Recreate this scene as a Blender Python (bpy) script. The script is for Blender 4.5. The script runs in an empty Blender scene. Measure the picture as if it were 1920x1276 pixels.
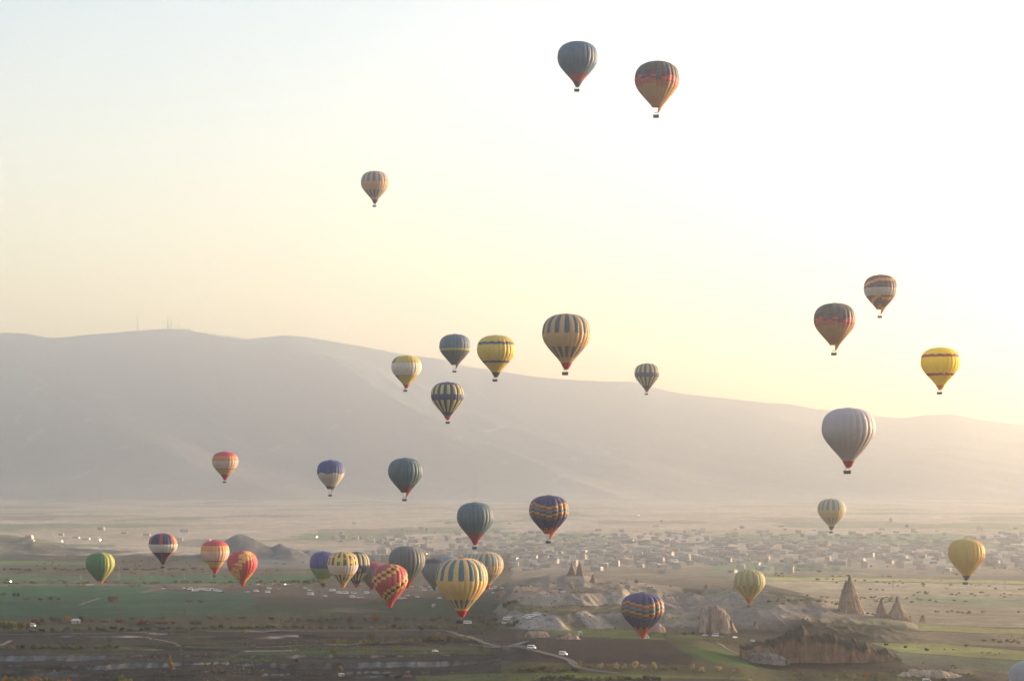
import bpy, bmesh, math, random
import numpy as np
R = math.radians
random.seed(7); rng = np.random.default_rng(11)
SC = bpy.context.scene; C = SC.collection

# ------------------------------------------------------------------ camera, sky, sun, exposure
F = 3583.0; HC = 130.0; HY = 900.0            # focal length in photo pixels, camera height over the plain, horizon row
cam_d = bpy.data.cameras.new('camera'); cam = bpy.data.objects.new('camera', cam_d); C.objects.link(cam)
cam.location = (0, 0, HC); cam.rotation_euler = (R(90), 0, 0)
cam_d.sensor_width = 36; cam_d.lens = 36 * F / 1920; cam_d.shift_y = (HY - 638) / 1920
cam_d.clip_start = 1; cam_d.clip_end = 60000
SC.camera = cam
SUN_AZ, SUN_EL = 64, 6.0
W = bpy.data.worlds.new('World'); SC.world = W; W.use_nodes = True
nt = W.node_tree; nt.nodes.clear()
sky = nt.nodes.new('ShaderNodeTexSky'); sky.sky_type = 'NISHITA'; sky.sun_disc = False
sky.sun_elevation = R(SUN_EL); sky.sun_rotation = R(SUN_AZ); sky.altitude = 1100
sky.air_density = 1.5; sky.dust_density = 3.0; sky.ozone_density = 1.6
bg = nt.nodes.new('ShaderNodeBackground'); bg.inputs['Strength'].default_value = 0.085
wo = nt.nodes.new('ShaderNodeOutputWorld')
tint = nt.nodes.new('ShaderNodeVectorMath'); tint.operation = 'MULTIPLY'; tint.inputs[1].default_value = (1.25, 1.055, 1.12)
nt.links.new(sky.outputs[0], tint.inputs[0]); nt.links.new(tint.outputs[0], bg.inputs[0]); nt.links.new(bg.outputs[0], wo.inputs[0])
sd = bpy.data.lights.new('sun', 'SUN'); sd.energy = 5.0; sd.angle = R(0.5); sd.color = (1.0, 0.68, 0.38)
so = bpy.data.objects.new('sun', sd); C.objects.link(so)
so.rotation_euler = (R(90 - SUN_EL), 0, R(180 - SUN_AZ))
SC.view_settings.view_transform = 'Standard'; SC.view_settings.look = 'None'
SC.view_settings.gamma = 1; SC.view_settings.use_curve_mapping = False
SC.view_settings.exposure = 2.5
SC.render.engine = 'CYCLES'
SC.cycles.max_bounces = 8; SC.cycles.diffuse_bounces = 4; SC.cycles.volume_bounces = 1
SC.cycles.transmission_bounces = 6

# ------------------------------------------------------------------ helpers
def prop(o, label=None, cat=None, group=None, kind=None):
    if label: o['label'] = label
    if cat: o['category'] = cat
    if group: o['group'] = group
    if kind: o['kind'] = kind
    return o
def link(name, me, parent=None, loc=None):
    o = bpy.data.objects.new(name, me); C.objects.link(o)
    if parent: o.parent = parent
    if loc is not None: o.location = loc
    return o
def empty(name, loc, rz=0, scale=1):
    o = bpy.data.objects.new(name, None); C.objects.link(o); o.location = loc
    o.rotation_euler = (0, 0, rz); o.scale = (scale,) * 3; o.empty_display_size = 1
    return o
def copy_tree(o, parent=None):
    c = o.copy(); C.objects.link(c)
    if parent: c.parent = parent
    for ch in list(o.children): copy_tree(ch, c)
    return c
def np_mesh(name, V, Fq, mats=(), smooth=False, col=None, fmat=None):
    """quads / tris from numpy arrays; col = per vertex rgb"""
    me = bpy.data.meshes.new(name)
    V = np.asarray(V, np.float32); Fq = np.asarray(Fq, np.int32)
    n, k = Fq.shape
    me.vertices.add(len(V)); me.vertices.foreach_set('co', V.ravel())
    me.loops.add(n * k); me.loops.foreach_set('vertex_index', Fq.ravel())
    me.polygons.add(n); me.polygons.foreach_set('loop_start', np.arange(n, dtype=np.int32) * k)
    me.polygons.foreach_set('loop_total', np.full(n, k, np.int32))
    if smooth: me.polygons.foreach_set('use_smooth', np.ones(n, bool))
    if fmat is not None: me.polygons.foreach_set('material_index', np.asarray(fmat, np.int32))
    for m in mats: me.materials.append(m)
    me.update(calc_edges=True)
    if col is not None:
        col = np.asarray(col, np.float32)
        if len(col) == len(V): a = me.color_attributes.new('Col', 'FLOAT_COLOR', 'POINT')
        else: a = me.color_attributes.new('Col', 'FLOAT_COLOR', 'CORNER'); col = np.repeat(col, k, axis=0)
        a.data.foreach_set('color', np.concatenate([col, np.ones((len(col), 1), np.float32)], 1).ravel())
    return me
def grid_faces(nr, nc, close=False):
    r = np.arange(nr - 1)[:, None]; c = np.arange(nc - (0 if close else 1))[None, :]
    c2 = (c + 1) % nc
    return np.stack([r * nc + c, r * nc + c2, (r + 1) * nc + c2, (r + 1) * nc + c], -1).reshape(-1, 4)
class MB:
    """a small pile of boxes, bars and quads that becomes one mesh"""
    def __init__(s): s.v = []; s.f = []; s.m = []
    def add(s, vs, fs, m=0):
        b = len(s.v); s.v += [tuple(v) for v in vs]; s.f += [tuple(i + b for i in f) for f in fs]; s.m += [m] * len(fs)
    def box(s, c, d, m=0, taper=1.0):
        x, y, z = c; a, b, h = d[0] / 2, d[1] / 2, d[2] / 2; t = taper
        s.add([(x-a, y-b, z-h), (x+a, y-b, z-h), (x+a, y+b, z-h), (x-a, y+b, z-h),
               (x-a*t, y-b*t, z+h), (x+a*t, y-b*t, z+h), (x+a*t, y+b*t, z+h), (x-a*t, y+b*t, z+h)],
              [(0, 3, 2, 1), (4, 5, 6, 7), (0, 1, 5, 4), (1, 2, 6, 5), (2, 3, 7, 6), (3, 0, 4, 7)], m)
    def bar(s, p, q, w, w2=None, m=0, n=4):
        p = np.array(p, float); q = np.array(q, float); d = q - p; L = np.linalg.norm(d)
        if L < 1e-6: return
        d /= L; a = np.cross(d, (0, 0, 1) if abs(d[2]) < .9 else (1, 0, 0)); a /= np.linalg.norm(a); b = np.cross(d, a)
        w2 = w if w2 is None else w2; vs = []
        for P, ww in ((p, w), (q, w2)):
            for k in range(n):
                t = 2 * math.pi * (k + .5) / n; vs.append(P + (a * math.cos(t) + b * math.sin(t)) * ww / 2)
        s.add(vs, [(k, (k + 1) % n, n + (k + 1) % n, n + k) for k in range(n)] + [tuple(range(n))[::-1], tuple(range(n, 2 * n))], m)
    def mesh(s, name, mats, smooth=False):
        me = bpy.data.meshes.new(name); me.from_pydata(s.v, [], s.f)
        for m in (mats if isinstance(mats, (list, tuple)) else [mats]): me.materials.append(m)
        me.polygons.foreach_set('material_index', np.array(s.m, np.int32))
        if smooth: me.polygons.foreach_set('use_smooth', np.ones(len(s.f), bool))
        me.update(); return me
    def build(s, name, mats, parent=None, smooth=False): return link(name, s.mesh(name, mats, smooth), parent)

# value noise on numpy arrays
_L = rng.random((256, 256)).astype(np.float64)
def vn(x, y):
    xi = np.floor(x).astype(int); yi = np.floor(y).astype(int); fx = x - xi; fy = y - yi
    fx = fx * fx * (3 - 2 * fx); fy = fy * fy * (3 - 2 * fy)
    a = _L[xi & 255, yi & 255]; b = _L[(xi + 1) & 255, yi & 255]; c = _L[xi & 255, (yi + 1) & 255]; d = _L[(xi + 1) & 255, (yi + 1) & 255]
    return (a * (1 - fx) + b * fx) * (1 - fy) + (c * (1 - fx) + d * fx) * fy
def fbm(x, y, o=4, s=0.0):
    r = 0; a = 1; t = 0
    for i in range(o):
        r = r + a * (vn(x + 17.3 * i + s, y + 9.1 * i + s * 1.7) - .5); t += a; a *= .5; x = x * 2.03; y = y * 2.03
    return r / t * 2                                     # about -1..1
def ridged(x, y, o=3, s=0.0):
    r = 0; a = 1; t = 0
    for i in range(o):
        r = r + a * (1 - np.abs(2 * vn(x + 31.7 * i + s, y + 5.3 * i + s) - 1)); t += a; a *= .5; x = x * 2.1; y = y * 2.1
    return r / t                                         # 0..1
def sm(a, b, x):
    t = np.clip((x - a) / (b - a), 0, 1); return t * t * (3 - 2 * t)
def ip(x, pts): p = np.array(pts, float); return np.interp(x, p[:, 0], p[:, 1])

# ------------------------------------------------------------------ materials
def mat(name, build):
    m = bpy.data.materials.new(name); m.use_nodes = True; n = m.node_tree; n.nodes.clear()
    out = n.nodes.new('ShaderNodeOutputMaterial'); sh = build(n); n.links.new(sh, out.inputs['Surface']); return m
def principled(n, col, rough=.8, spec=.3, metal=0.0):
    p = n.nodes.new('ShaderNodeBsdfPrincipled'); p.inputs['Roughness'].default_value = rough
    p.inputs['Specular IOR Level'].default_value = spec; p.inputs['Metallic'].default_value = metal
    if isinstance(col, tuple): p.inputs['Base Color'].default_value = (*col, 1)
    else: n.links.new(col, p.inputs['Base Color'])
    return p
def noise_mul(n, src, scales=((.05, .5), (.4, .4)), lo=.6, hi=1.4, stretch=None):
    """multiply a colour by several octaves of noise in object space"""
    tc = n.nodes.new('ShaderNodeTexCoord'); cur = src
    for sc, amt in scales:
        vec = tc.outputs['Object']
        if stretch:
            mp = n.nodes.new('ShaderNodeMapping'); mp.inputs['Scale'].default_value = stretch
            n.links.new(vec, mp.inputs[0]); vec = mp.outputs[0]
        nz = n.nodes.new('ShaderNodeTexNoise'); nz.inputs['Scale'].default_value = sc; nz.inputs['Detail'].default_value = 5
        nz.inputs['Roughness'].default_value = .85; n.links.new(vec, nz.inputs['Vector'])
        mr = n.nodes.new('ShaderNodeMapRange'); mr.inputs[1].default_value = .3; mr.inputs[2].default_value = .7
        mr.inputs[3].default_value = 1 - amt; mr.inputs[4].default_value = 1 + amt
        n.links.new(nz.outputs['Fac'], mr.inputs[0])
        mx = n.nodes.new('ShaderNodeVectorMath'); mx.operation = 'SCALE'
        n.links.new(cur, mx.inputs[0]); n.links.new(mr.outputs[0], mx.inputs['Scale']); cur = mx.outputs[0]
    return cur
def rgbn(n, c):
    r = n.nodes.new('ShaderNodeRGB'); r.outputs[0].default_value = (*c, 1); return r.outputs[0]
def bump(n, p, scale, dist, strength=1.0):
    tc = n.nodes.new('ShaderNodeTexCoord'); nz = n.nodes.new('ShaderNodeTexNoise'); nz.inputs['Scale'].default_value = scale
    nz.inputs['Detail'].default_value = 6; n.links.new(tc.outputs['Object'], nz.inputs['Vector'])
    b = n.nodes.new('ShaderNodeBump'); b.inputs['Distance'].default_value = dist; b.inputs['Strength'].default_value = strength
    n.links.new(nz.outputs['Fac'], b.inputs['Height']); n.links.new(b.outputs[0], p.inputs['Normal'])
def attr(n):
    a = n.nodes.new('ShaderNodeAttribute'); a.attribute_name = 'Col'; return a.outputs['Color']
def m_ground(n):
    p = principled(n, noise_mul(n, attr(n), ((.012, .22), (.09, .28), (.7, .3))), .95, .1); bump(n, p, .35, 1.2, .8); return p.outputs[0]
def m_rock(n):
    p = principled(n, noise_mul(n, attr(n), ((.05, .25), (.4, .3)), stretch=(1, 1, .35)), .95, .1); bump(n, p, .6, .8, .8); return p.outputs[0]
def m_mount(n):
    p = principled(n, noise_mul(n, attr(n), ((.0016, .2), (.008, .15))), 1.0, .05); bump(n, p, .01, 14, .6); return p.outputs[0]
GROUND = mat('ground_soil', m_ground); ROCK = mat('tuff_rock', m_rock); MOUNT = mat('mountain_steppe', m_mount)
def m_fabric(n):
    c = noise_mul(n, attr(n), ((.25, .06),))
    d = principled(n, c, .6, .3); t = n.nodes.new('ShaderNodeBsdfTranslucent'); n.links.new(c, t.inputs[0])
    mx = n.nodes.new('ShaderNodeMixShader'); mx.inputs[0].default_value = .12
    n.links.new(d.outputs[0], mx.inputs[1]); n.links.new(t.outputs[0], mx.inputs[2]); return mx.outputs[0]
FABRIC = mat('balloon_fabric', m_fabric)
def simple(name, col, rough=.7, spec=.3, metal=0., var=.15, sc=1.0):
    return mat(name, lambda n: principled(n, noise_mul(n, rgbn(n, col), ((sc, var),)), rough, spec, metal).outputs[0])
WICKER = simple('wicker', (.05, .035, .025), .8); LEATHER = simple('basket_rim', (.03, .02, .018), .5)
STEEL = simple('steel', (.25, .25, .26), .35, .5, .8); CABLE = simple('cable', (.06, .06, .06), .5)
WHITEP = simple('white_paint', (.8, .8, .8), .25, .5, 0, .04); DARKG = simple('dark_glass', (.015, .018, .022), .08, .8)
TYRE = simple('tyre_rubber', (.02, .02, .02), .8); SILVER = simple('silver_paint', (.35, .36, .38), .25, .6, .5, .05)
DARKP = simple('dark_paint', (.03, .035, .05), .25, .5); REDP = simple('red_paint', (.35, .03, .03), .3, .5)
MASTM = simple('galvanised_steel', (.28, .27, .26), .6)
def emis(name, col, s):
    def f(n):
        e = n.nodes.new('ShaderNodeEmission'); e.inputs[0].default_value = (*col, 1); e.inputs[1].default_value = s; return e.outputs[0]
    return mat(name, f)
LAMP = emis('lamp_glow', (1, .8, .5), 14); FLAME = emis('burner_flame', (1, .45, .12), 9)

# ------------------------------------------------------------------ height of the land
RIDGE = [(-900,700),(-500,660),(-200,632),(0,623),(50,625),(95,634),(130,631),(165,627),(255,620),(310,616),(345,618),(400,628),(455,637),(490,633),(530,628),
 (570,631),(620,639),(700,653),(760,665),(830,673),(870,686),(925,693),(1000,706),(1060,711),(1130,715),(1190,715),(1240,730),(1280,738),(1340,744),
 (1440,755),(1480,757),(1530,767),(1580,770),(1620,777),(1690,784),(1740,777),(1790,776),(1840,787),(1920,796),(2100,806),(2600,815),(3300,840)]
CREST = [(700,1120),(880,1099),(905,1093),(940,1090),(985,1086),(1010,1080),(1030,1077),(1045,1079),(1060,1075),(1095,1075),(1110,1081),(1130,1083),(1180,1087),
 (1230,1094),(1280,1101),(1320,1104),(1345,1102),(1400,1104),(1440,1105),(1490,1112),(1540,1120),(1580,1135),(1610,1146),(1650,1156),(1700,1166),(1760,1190),(1900,1230)]
CRESTY = [(700,2200),(905,2150),(1280,2100),(1440,1960),(1540,1850),(1640,1760),(1720,1690),(1900,1600)]
DOME = [(360,1052),(400,1040),(415,1022),(430,1008),(445,1000),(457,998),(470,1001),(490,1009),(505,1016),(517,1018),(530,1014),(545,1020),(562,1029),(585,1034),(605,1044),(640,1060)]
BLUFF = [(-800,1010),(-100,1008),(0,1004),(25,1007),(60,1009),(95,1017),(125,1023),(210,1024),(330,1028),(420,1031),(560,1040),(680,1056),(760,1070)]
def Zat(py, Y): return HC - (py - HY) / F * Y
def height(X, Y):
    X = np.asarray(X, float); Y = np.asarray(Y, float); Ys = np.maximum(Y, 300.0)
    px = 960 + F * X / Ys
    z = 1.6 * fbm(X / 260, Y / 260, 3) + .5 * fbm(X / 45, Y / 45, 3, 4.)
    # the plain falls gently to the valley floor
    y0 = ip(px, [(0, 3450), (800, 3150), (1000, 2700), (1400, 2450), (1920, 2500)]); z = z - 150 * sm(-.08, 1.0, (Y - y0) / 6000)
    # valley to the right
    z = z - 22 * sm(1480, 1760, px) * sm(1380, 1560, Y) * (1 - sm(2000, 3000, Y))
    # far bluff and dome hill on the left
    zb = Zat(ip(px, BLUFF), 3330.); m = np.maximum(zb, 0) * sm(3090, 3330, Y + 60 * fbm(X / 90, Y / 90, 3, 2.)) * (1 - .6 * sm(3330, 4300, Y))
    z = z + m * (1 + .18 * (ridged(X / 55, Y / 120, 3, 7.) - .5))
    for mx, my, mh, mr in ((-447, 3160, 43, 112), (-380, 3150, 28, 60), (-362, 3120, 20, 70), (-330, 3140, 15, 80), (-420, 3200, 14, 190)):
        d = np.hypot(X - mx + 9 * fbm(X / 30, Y / 30, 3, mh), (Y - my) * .8) / mr
        z = np.maximum(z, (mh + 2 * fbm(X / 18, Y / 18, 3, 2.)) * (1 - sm(-.35, 1.0, d)) / (1 - float(sm(-.35, 1.0, 0.))) - .3)
    # tuff ridge with the rock cones
    yc = ip(px, CRESTY); zc = Zat(ip(px, CREST), yc)
    foot = ip(px, [(700, 1900), (900, 1760), (1200, 1700), (1450, 1560), (1800, 1500)])
    t = (Y - foot) / (yc - foot)
    prof = np.where(t < 1, sm(0, 1, t) * .55 + .45 * np.clip(t, 0, 1), 1 - sm(1, 1.45, t))
    und = 12 * (ridged(X / 130 + Y / 300, Y / 170, 3, 12.) - .62) + 5 * (ridged(X / 34, Y / 70, 3, 5.) - .6) + 1.8 * (ridged(X / 11, Y / 34, 2, 15.) - .6)
    mask = sm(860, 960, px) * (1 - sm(1720, 1860, px))
    zr = zc * prof + und * sm(.0, .25, t) * (1 - sm(.72, .98, t)) - .8
    zr = np.where((t > 0) & (t < 1.5), zr, -30)
    # terraces below the ridge (px 930..1190): rib cliff, green terrace, second rib cliff
    tm = sm(915, 965, px) * (1 - sm(1165, 1215, px))
    w1 = 30 * fbm(X / 45, Y * 0 + .5, 4, 1.); w2 = 36 * fbm(X / 50, Y * 0 + 2.5, 4, 6.)
    c1 = sm(1655, 1700, Y + w1); c2 = sm(1785, 1835, Y + w2)
    rib1 = 6.5 * (ridged((X + .5 * Y) / 15, Y / 60, 2, 3.) - .55) * np.clip(4 * c1 * (1 - c1), 0, 1)
    rib2 = 5 * (ridged((X + .5 * Y) / 14, Y / 60, 2, 9.) - .55) * np.clip(4 * c2 * (1 - c2), 0, 1)
    zt = 12.7 * c1 + rib1 + 10.2 * c2 + rib2 + c1 * (2.6 * fbm(X / 42, Y / 50, 4, 81.) + 1.1 * fbm(X / 12, Y / 16, 3, 82.))
    zr2 = np.where(Y < 1850, -30., zr)
    z = z * (1 - tm * sm(1600, 1700, Y)) + np.maximum(zt * tm * (1 - sm(1900, 2100, Y)), -5) * (tm > 0)
    z = np.maximum(z, np.where(tm > .5, zr2, zr) * mask - 12 * (1 - mask))
    # ploughed rise in front of the bright green strip
    g = sm(905, 1010, px) * (1 - sm(1290, 1400, px)) ; kk = np.where(Y < 1452, sm(1235, 1452, Y), 1 - sm(1452, 1530, Y))
    z = z + 9.0 * g * kk
    # terraces and pale gully cliffs near the camera, left
    lm = 1 - sm(820, 1010, px)
    for yb, h, wd, q in ((1418, 3.0, 9, 1.), (1384, 3.8, 10, 2.), (1354, 2.6, 8, 3.)):
        wob = 26 * fbm(X / 95, Y * 0 + q, 4, q) + 7 * (ridged(X / 14, Y / 50, 2, q) - .5)
        hh = h * (.12 + .88 * sm(-.3, .25, fbm(X / 130, Y * 0 + 7 * q, 2, q + 4)))
        c = sm(yb - wd, yb, Y + wob); z = z - hh * (1 - c) * lm + 1.6 * (ridged(X / 5.5, Y / 30, 2, q) - .5) * np.clip(4 * c * (1 - c), 0, 1) * lm
    rm = sm(1380, 1460, px)
    z = z - 6 * rm * (1 - sm(1330, 1440, Y)) + 3 * fbm(X / 25, Y / 40, 4, 8.) * rm * (1 - sm(1330, 1420, Y))
    # shallow washes in the middle left
    ws = sm(.72, .9, ridged(X / 120 + Y / 400, Y / 45, 2, 21.)) * (1 - sm(1700, 1800, Y)) * lm
    z = z - 1.6 * ws
    return z
_yf = np.arange(2300., 12900., 50.)
_ys = np.concatenate([np.arange(1150, 2600, 2.), np.arange(2600, 12900, 10.)])
def place(px, py, y0=None, fast=False):
    """first point of the land on the ray through a photo pixel"""
    ys = _yf if fast else _ys; X = (px - 960) / F * ys; hz = height(X, ys); rz = HC - (py - HY) / F * ys
    i = np.argmax(hz >= rz) if (hz >= rz).any() else len(ys) - 1
    Y = ys[i]; return (px - 960) / F * Y, Y, float(height(np.array([(px - 960) / F * Y]), np.array([Y]))[0])
def zq(X, Y): return float(height(np.array([X]), np.array([Y]))[0])

# ------------------------------------------------------------------ colours of the fields
SOIL=(.045,.038,.034); PLOUGH=(.036,.029,.028); DGREEN=(.03,.115,.055); GREEN=(.07,.12,.03); BGREEN=(.15,.19,.045); SCRUB=(.10,.085,.06)
TUFF=(.18,.168,.15); TUFFP=(.19,.15,.115); TAN=(.17,.145,.09); TRACK=(.25,.23,.2); YGREEN=(.36,.37,.14); OLIVE=(.10,.10,.035)
POLY = [
 (SCRUB,[(-400,1040),(960,1040),(960,1100),(-400,1100)]),
 ((.12,.20,.07),[(-200,1050),(60,1051),(165,1053),(165,1058),(-200,1057)]),
 ((.07,.13,.06),[(-200,1076),(60,1077),(165,1080),(165,1091),(-200,1089)]),
 ((.05,.12,.055),[(215,1081),(330,1077),(480,1078),(590,1077),(600,1093),(300,1093),(215,1089)]),
 (TAN,[(-400,1093),(300,1094),(560,1092),(560,1098),(290,1099),(150,1097),(-400,1101)]),
 (DGREEN,[(-400,1100),(150,1098),(290,1099),(262,1110),(470,1111),(560,1125),(600,1150),(450,1152),(250,1158),(0,1157),(-400,1160)]),
 ((.026,.075,.045),[(-400,1130),(180,1126),(470,1122),(480,1124),(300,1130),(180,1133),(-400,1137)]),
 ((.05,.13,.07),[(200,1137),(330,1130),(470,1130),(480,1146),(400,1150),(260,1152)]),
 ((.10,.085,.065),[(290,1106),(420,1098),(560,1096),(960,1098),(1000,1112),(830,1124),(620,1134),(480,1132),(470,1112)]),
 ((.065,.055,.045),[(480,1118),(700,1122),(900,1116),(830,1125),(620,1135),(480,1133)]),
 ((.035,.08,.035),[(480,1133),(620,1135),(840,1124),(970,1128),(990,1140),(900,1150),(800,1156),(700,1153),(560,1148),(480,1147)]),
 ((.16,.14,.11),[(595,1144),(640,1139),(700,1141),(740,1145),(660,1148)]),
 ((.085,.08,.045),[(-400,1158),(250,1158),(480,1150),(960,1157),(1000,1180),(480,1180),(-400,1186)]),
 (SOIL,[(-400,1186),(480,1181),(960,1180),(1010,1300),(-400,1300)]),
 (PLOUGH,[(-400,1186),(200,1190),(480,1182),(830,1182),(900,1202),(960,1216),(960,1240),(860,1217),(700,1204),(480,1212),(250,1196),(-400,1202)]),
 (OLIVE,[(310,1194),(400,1191),(400,1195),(330,1198)]),
 ((.06,.075,.03),[(0,1208),(240,1206),(480,1206),(480,1213),(200,1218),(0,1216)]),
 ((.085,.09,.03),[(70,1222),(230,1224),(240,1235),(130,1233)]),
 ((.055,.09,.03),[(480,1216),(560,1211),(640,1213),(700,1225),(640,1228),(560,1230),(500,1240),(380,1240),(440,1226)]),
 ((.07,.10,.03),[(640,1214),(900,1212),(960,1222),(900,1226),(700,1224)]),
 (PLOUGH,[(930,1197),(1120,1191),(1240,1192),(1290,1203),(1265,1212),(1300,1232),(1290,1246),(1100,1242),(1000,1240),(930,1225)]),
 (OLIVE,[(940,1238),(1100,1243),(1300,1246),(1440,1262),(1440,1275),(940,1262)]),
 (BGREEN,[(780,1266),(900,1262),(1060,1260),(1300,1266),(1440,1272),(1560,1290),(780,1290)]),
 (SOIL,[(1010,1270),(1400,1272),(1440,1290),(960,1290)]),
 ((.15,.15,.05),[(930,1140),(1020,1132),(1080,1131),(1190,1142),(1200,1152),(1020,1152),(930,1155)]),
 ((.09,.10,.045),[(930,1143),(1200,1147),(1200,1153),(930,1156)]),
 (BGREEN,[(990,1174),(1050,1173),(1160,1180),(1260,1185),(1340,1194),(1380,1204),(1280,1200),(1100,1194),(1060,1190),(1010,1181)]),
 ((.075,.08,.03),[(1240,1192),(1400,1200),(1440,1212),(1440,1250),(1290,1246),(1300,1230),(1265,1212)]),
 ((.075,.15,.03),[(1268,1213),(1350,1215),(1385,1228),(1450,1248),(1450,1258),(1380,1250),(1320,1235)]),
 (SOIL,[(1395,1235),(1470,1236),(1700,1250),(1720,1262),(1500,1262),(1420,1250)]),
 ((.07,.08,.03),[(1420,1250),(1500,1260),(1720,1258),(1760,1300),(1400,1300)]),
 (YGREEN,[(1400,1080),(1700,1084),(2100,1093),(2100,1098),(1700,1089),(1400,1087)]),
 ((.40,.35,.25),[(1400,1087),(2100,1098),(2100,1180),(1640,1170),(1500,1110)]),
 ((.26,.31,.19),[(1700,1115),(1840,1120),(2100,1132),(2100,1140),(1840,1136),(1720,1128)]),
 (YGREEN,[(1640,1168),(1740,1171),(2100,1188),(2100,1195),(1900,1188),(1720,1181)]),
 ((.27,.22,.15),[(1640,1180),(2100,1196),(2100,1216),(1740,1206),(1640,1202)]),
 ((.36,.40,.13),[(1630,1204),(1760,1206),(2100,1234),(2100,1244),(1900,1236),(1690,1222)]),
 ((.15,.19,.12),[(1680,1222),(1900,1238),(2100,1246),(2100,1262),(1900,1262),(1700,1246)]),
 ((.17,.16,.12),[(1700,1232),(1800,1240),(1830,1262),(1740,1262)]),
]
def inpoly(x, y, P):
    ins = np.zeros(x.shape, bool); n = len(P)
    for i in range(n):
        x1, y1 = P[i]; x2, y2 = P[(i + 1) % n]
        if y1 == y2: continue
        c = ((y1 > y) != (y2 > y)) & (x < (x2 - x1) * (y - y1) / (y2 - y1) + x1); ins ^= c
    return ins
def land_colour(X, Y, Z):
    px = 960 + F * X / Y; py = HY + (HC - Z) * F / Y
    n1 = fbm(X / 35, Y / 60, 4, 3.); n2 = fbm(X / 200, Y / 300, 3, 8.)
    jx = px + 5 * n1; jy = py + 1.3 * n1
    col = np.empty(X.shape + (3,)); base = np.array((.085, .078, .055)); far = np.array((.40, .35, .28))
    k = sm(1900, 3600, Y)[..., None]; col[:] = base * (1 - k) + far * k  # dry plain, its colour lightened with distance to stand in for valley mist
    cell = vn(np.floor(X / 260 + n2 * .6) * 3.7, np.floor(Y / 520 + n2 * .4) * 5.1)     # strip fields out on the plain
    fs = (Y > 2700)
    for lo, hi, c in ((.0, .25, (.20, .23, .15)), (.45, .6, (.36, .31, .23)), (.8, 1., (.24, .21, .17))):
        q = fs & (cell >= lo) & (cell < hi); col[q] = np.array(c)
    for c, P in POLY:
        a = np.array(P); q = (jx > a[:, 0].min() - 8) & (jx < a[:, 0].max() + 8) & (jy > a[:, 1].min() - 3) & (jy < a[:, 1].max() + 3)
        if not q.any(): continue
        idx = np.where(q); s = inpoly(jx[idx], jy[idx], P); col[idx[0][s], idx[1][s]] = c
    col *= (.45 + .55 * sm(1700, 2900, Y))[..., None] * (1 + .35 * fbm(X / 14, Y / 22, 4, 71.) + .22 * fbm(X / 150, Y / 6, 3, 72.) * sm(1230, 1500, Y))[..., None]  # near ground darkened in its colour to offset the veil of haze; then random tone
    dm = (sm(370, 420, px) * (1 - sm(590, 640, px)) * sm(2760, 2900, Y) * (1 - sm(3500, 3700, Y)))[..., None]; col = col * (1 - dm) + np.array((.15, .15, .145)) * dm
    # bare tuff on slopes of the ridge and on every steep step
    gy = np.abs(np.gradient(Z, axis=0) / np.gradient(Y, axis=0)); gx = np.abs(np.gradient(Z, axis=1) / np.gradient(X, axis=1))
    st = np.hypot(gx, gy)
    rid = sm(900, 980, px) * (1 - sm(1700, 1800, px)) * sm(1640, 1720, Y) * (1 - sm(2150, 2250, Y))
    tuff = np.array(TUFF); warm = np.array(TUFFP)
    w = (.5 + .5 * fbm(X / 90, Y / 90, 3, 2.))[..., None]; tc = tuff * (1 - w) + warm * w
    gr = (sm(.05, .35, fbm(X / 80, Y / 50, 4, 14.)) * .75)[..., None]; tc = tc * (1 - gr) + np.array((.13, .14, .07)) * gr
    inter = ((py > 1131) & (py < 1151) & (px < 1200))[..., None]
    a = (rid * sm(.02, .08, st + .04 * n1))[..., None] * (1 - inter * .8); col = col * (1 - a) + tc * a
    a = (sm(.22, .4, st) * (.45 + .55 * sm(-.3, .1, fbm(X / 40, Y / 12, 3, 61.))) * (Y < 1440) * (px < 1010))[..., None] * .92
    stain = (.30 + .95 * vn(X / 4, Y / 60))[..., None]
    col = col * (1 - a) + np.array((.185, .185, .178)) * stain * a
    gul = ridged((X + .5 * Y) / 15, Y / 60, 2, 3.); a = (sm(.12, .3, st) * sm(.40, .62, gul) * (Y > 1440) * (Y < 1850) * sm(930, 980, px) * (px < 1220))[..., None]; col = col * (1 - a) + np.array((.27, .24, .20)) * a
    a = (sm(.06, .14, st) * (Y > 2850) * ((px < 370) | (px > 640)) * (Y < 3600))[..., None] * .8; col = col * (1 - a) + np.array((.115, .11, .10)) * a
    a = (sm(.1, .3, fbm(X / 60, Y / 20, 3, 33.)) * (Y < 1640) * (Y > 1430) * (px < 560) * sm(.72, .9, ridged(X / 120 + Y / 400, Y / 45, 2, 21.)))[..., None]
    col = col * (1 - a) + np.array((.36, .34, .32)) * a
    col *= (1 + .26 * n1 + .14 * n2)[..., None]
    # plough lines and crop rows
    return np.clip(col, .01, .8)
pxs = np.concatenate([np.linspace(-1500, -40, 90)[:-1], np.arange(-40, 1962, 2.1), np.linspace(1962, 3420, 90)[1:]])
ysr = np.concatenate([np.arange(760, 1225, 15.), np.arange(1225, 1460, 1.5), np.arange(1460, 2400, 4.), np.arange(2400, 3500, 9.), np.geomspace(3500, 13200, 160)])
YY, PP = np.meshgrid(ysr, pxs, indexing='ij'); XX = (PP - 960) / F * YY
ZZ = height(XX, YY); ZZ = ZZ - 12 * sm(12700, 13200, YY)
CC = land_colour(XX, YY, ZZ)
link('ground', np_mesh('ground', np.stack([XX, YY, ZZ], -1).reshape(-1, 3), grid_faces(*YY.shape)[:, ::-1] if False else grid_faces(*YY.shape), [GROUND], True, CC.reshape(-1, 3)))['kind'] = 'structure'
del CC
s = 30000
V = [(-s, -4000, -165), (s, -4000, -165), (s, 21000, -165), (-s, 21000, -165)]
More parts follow.
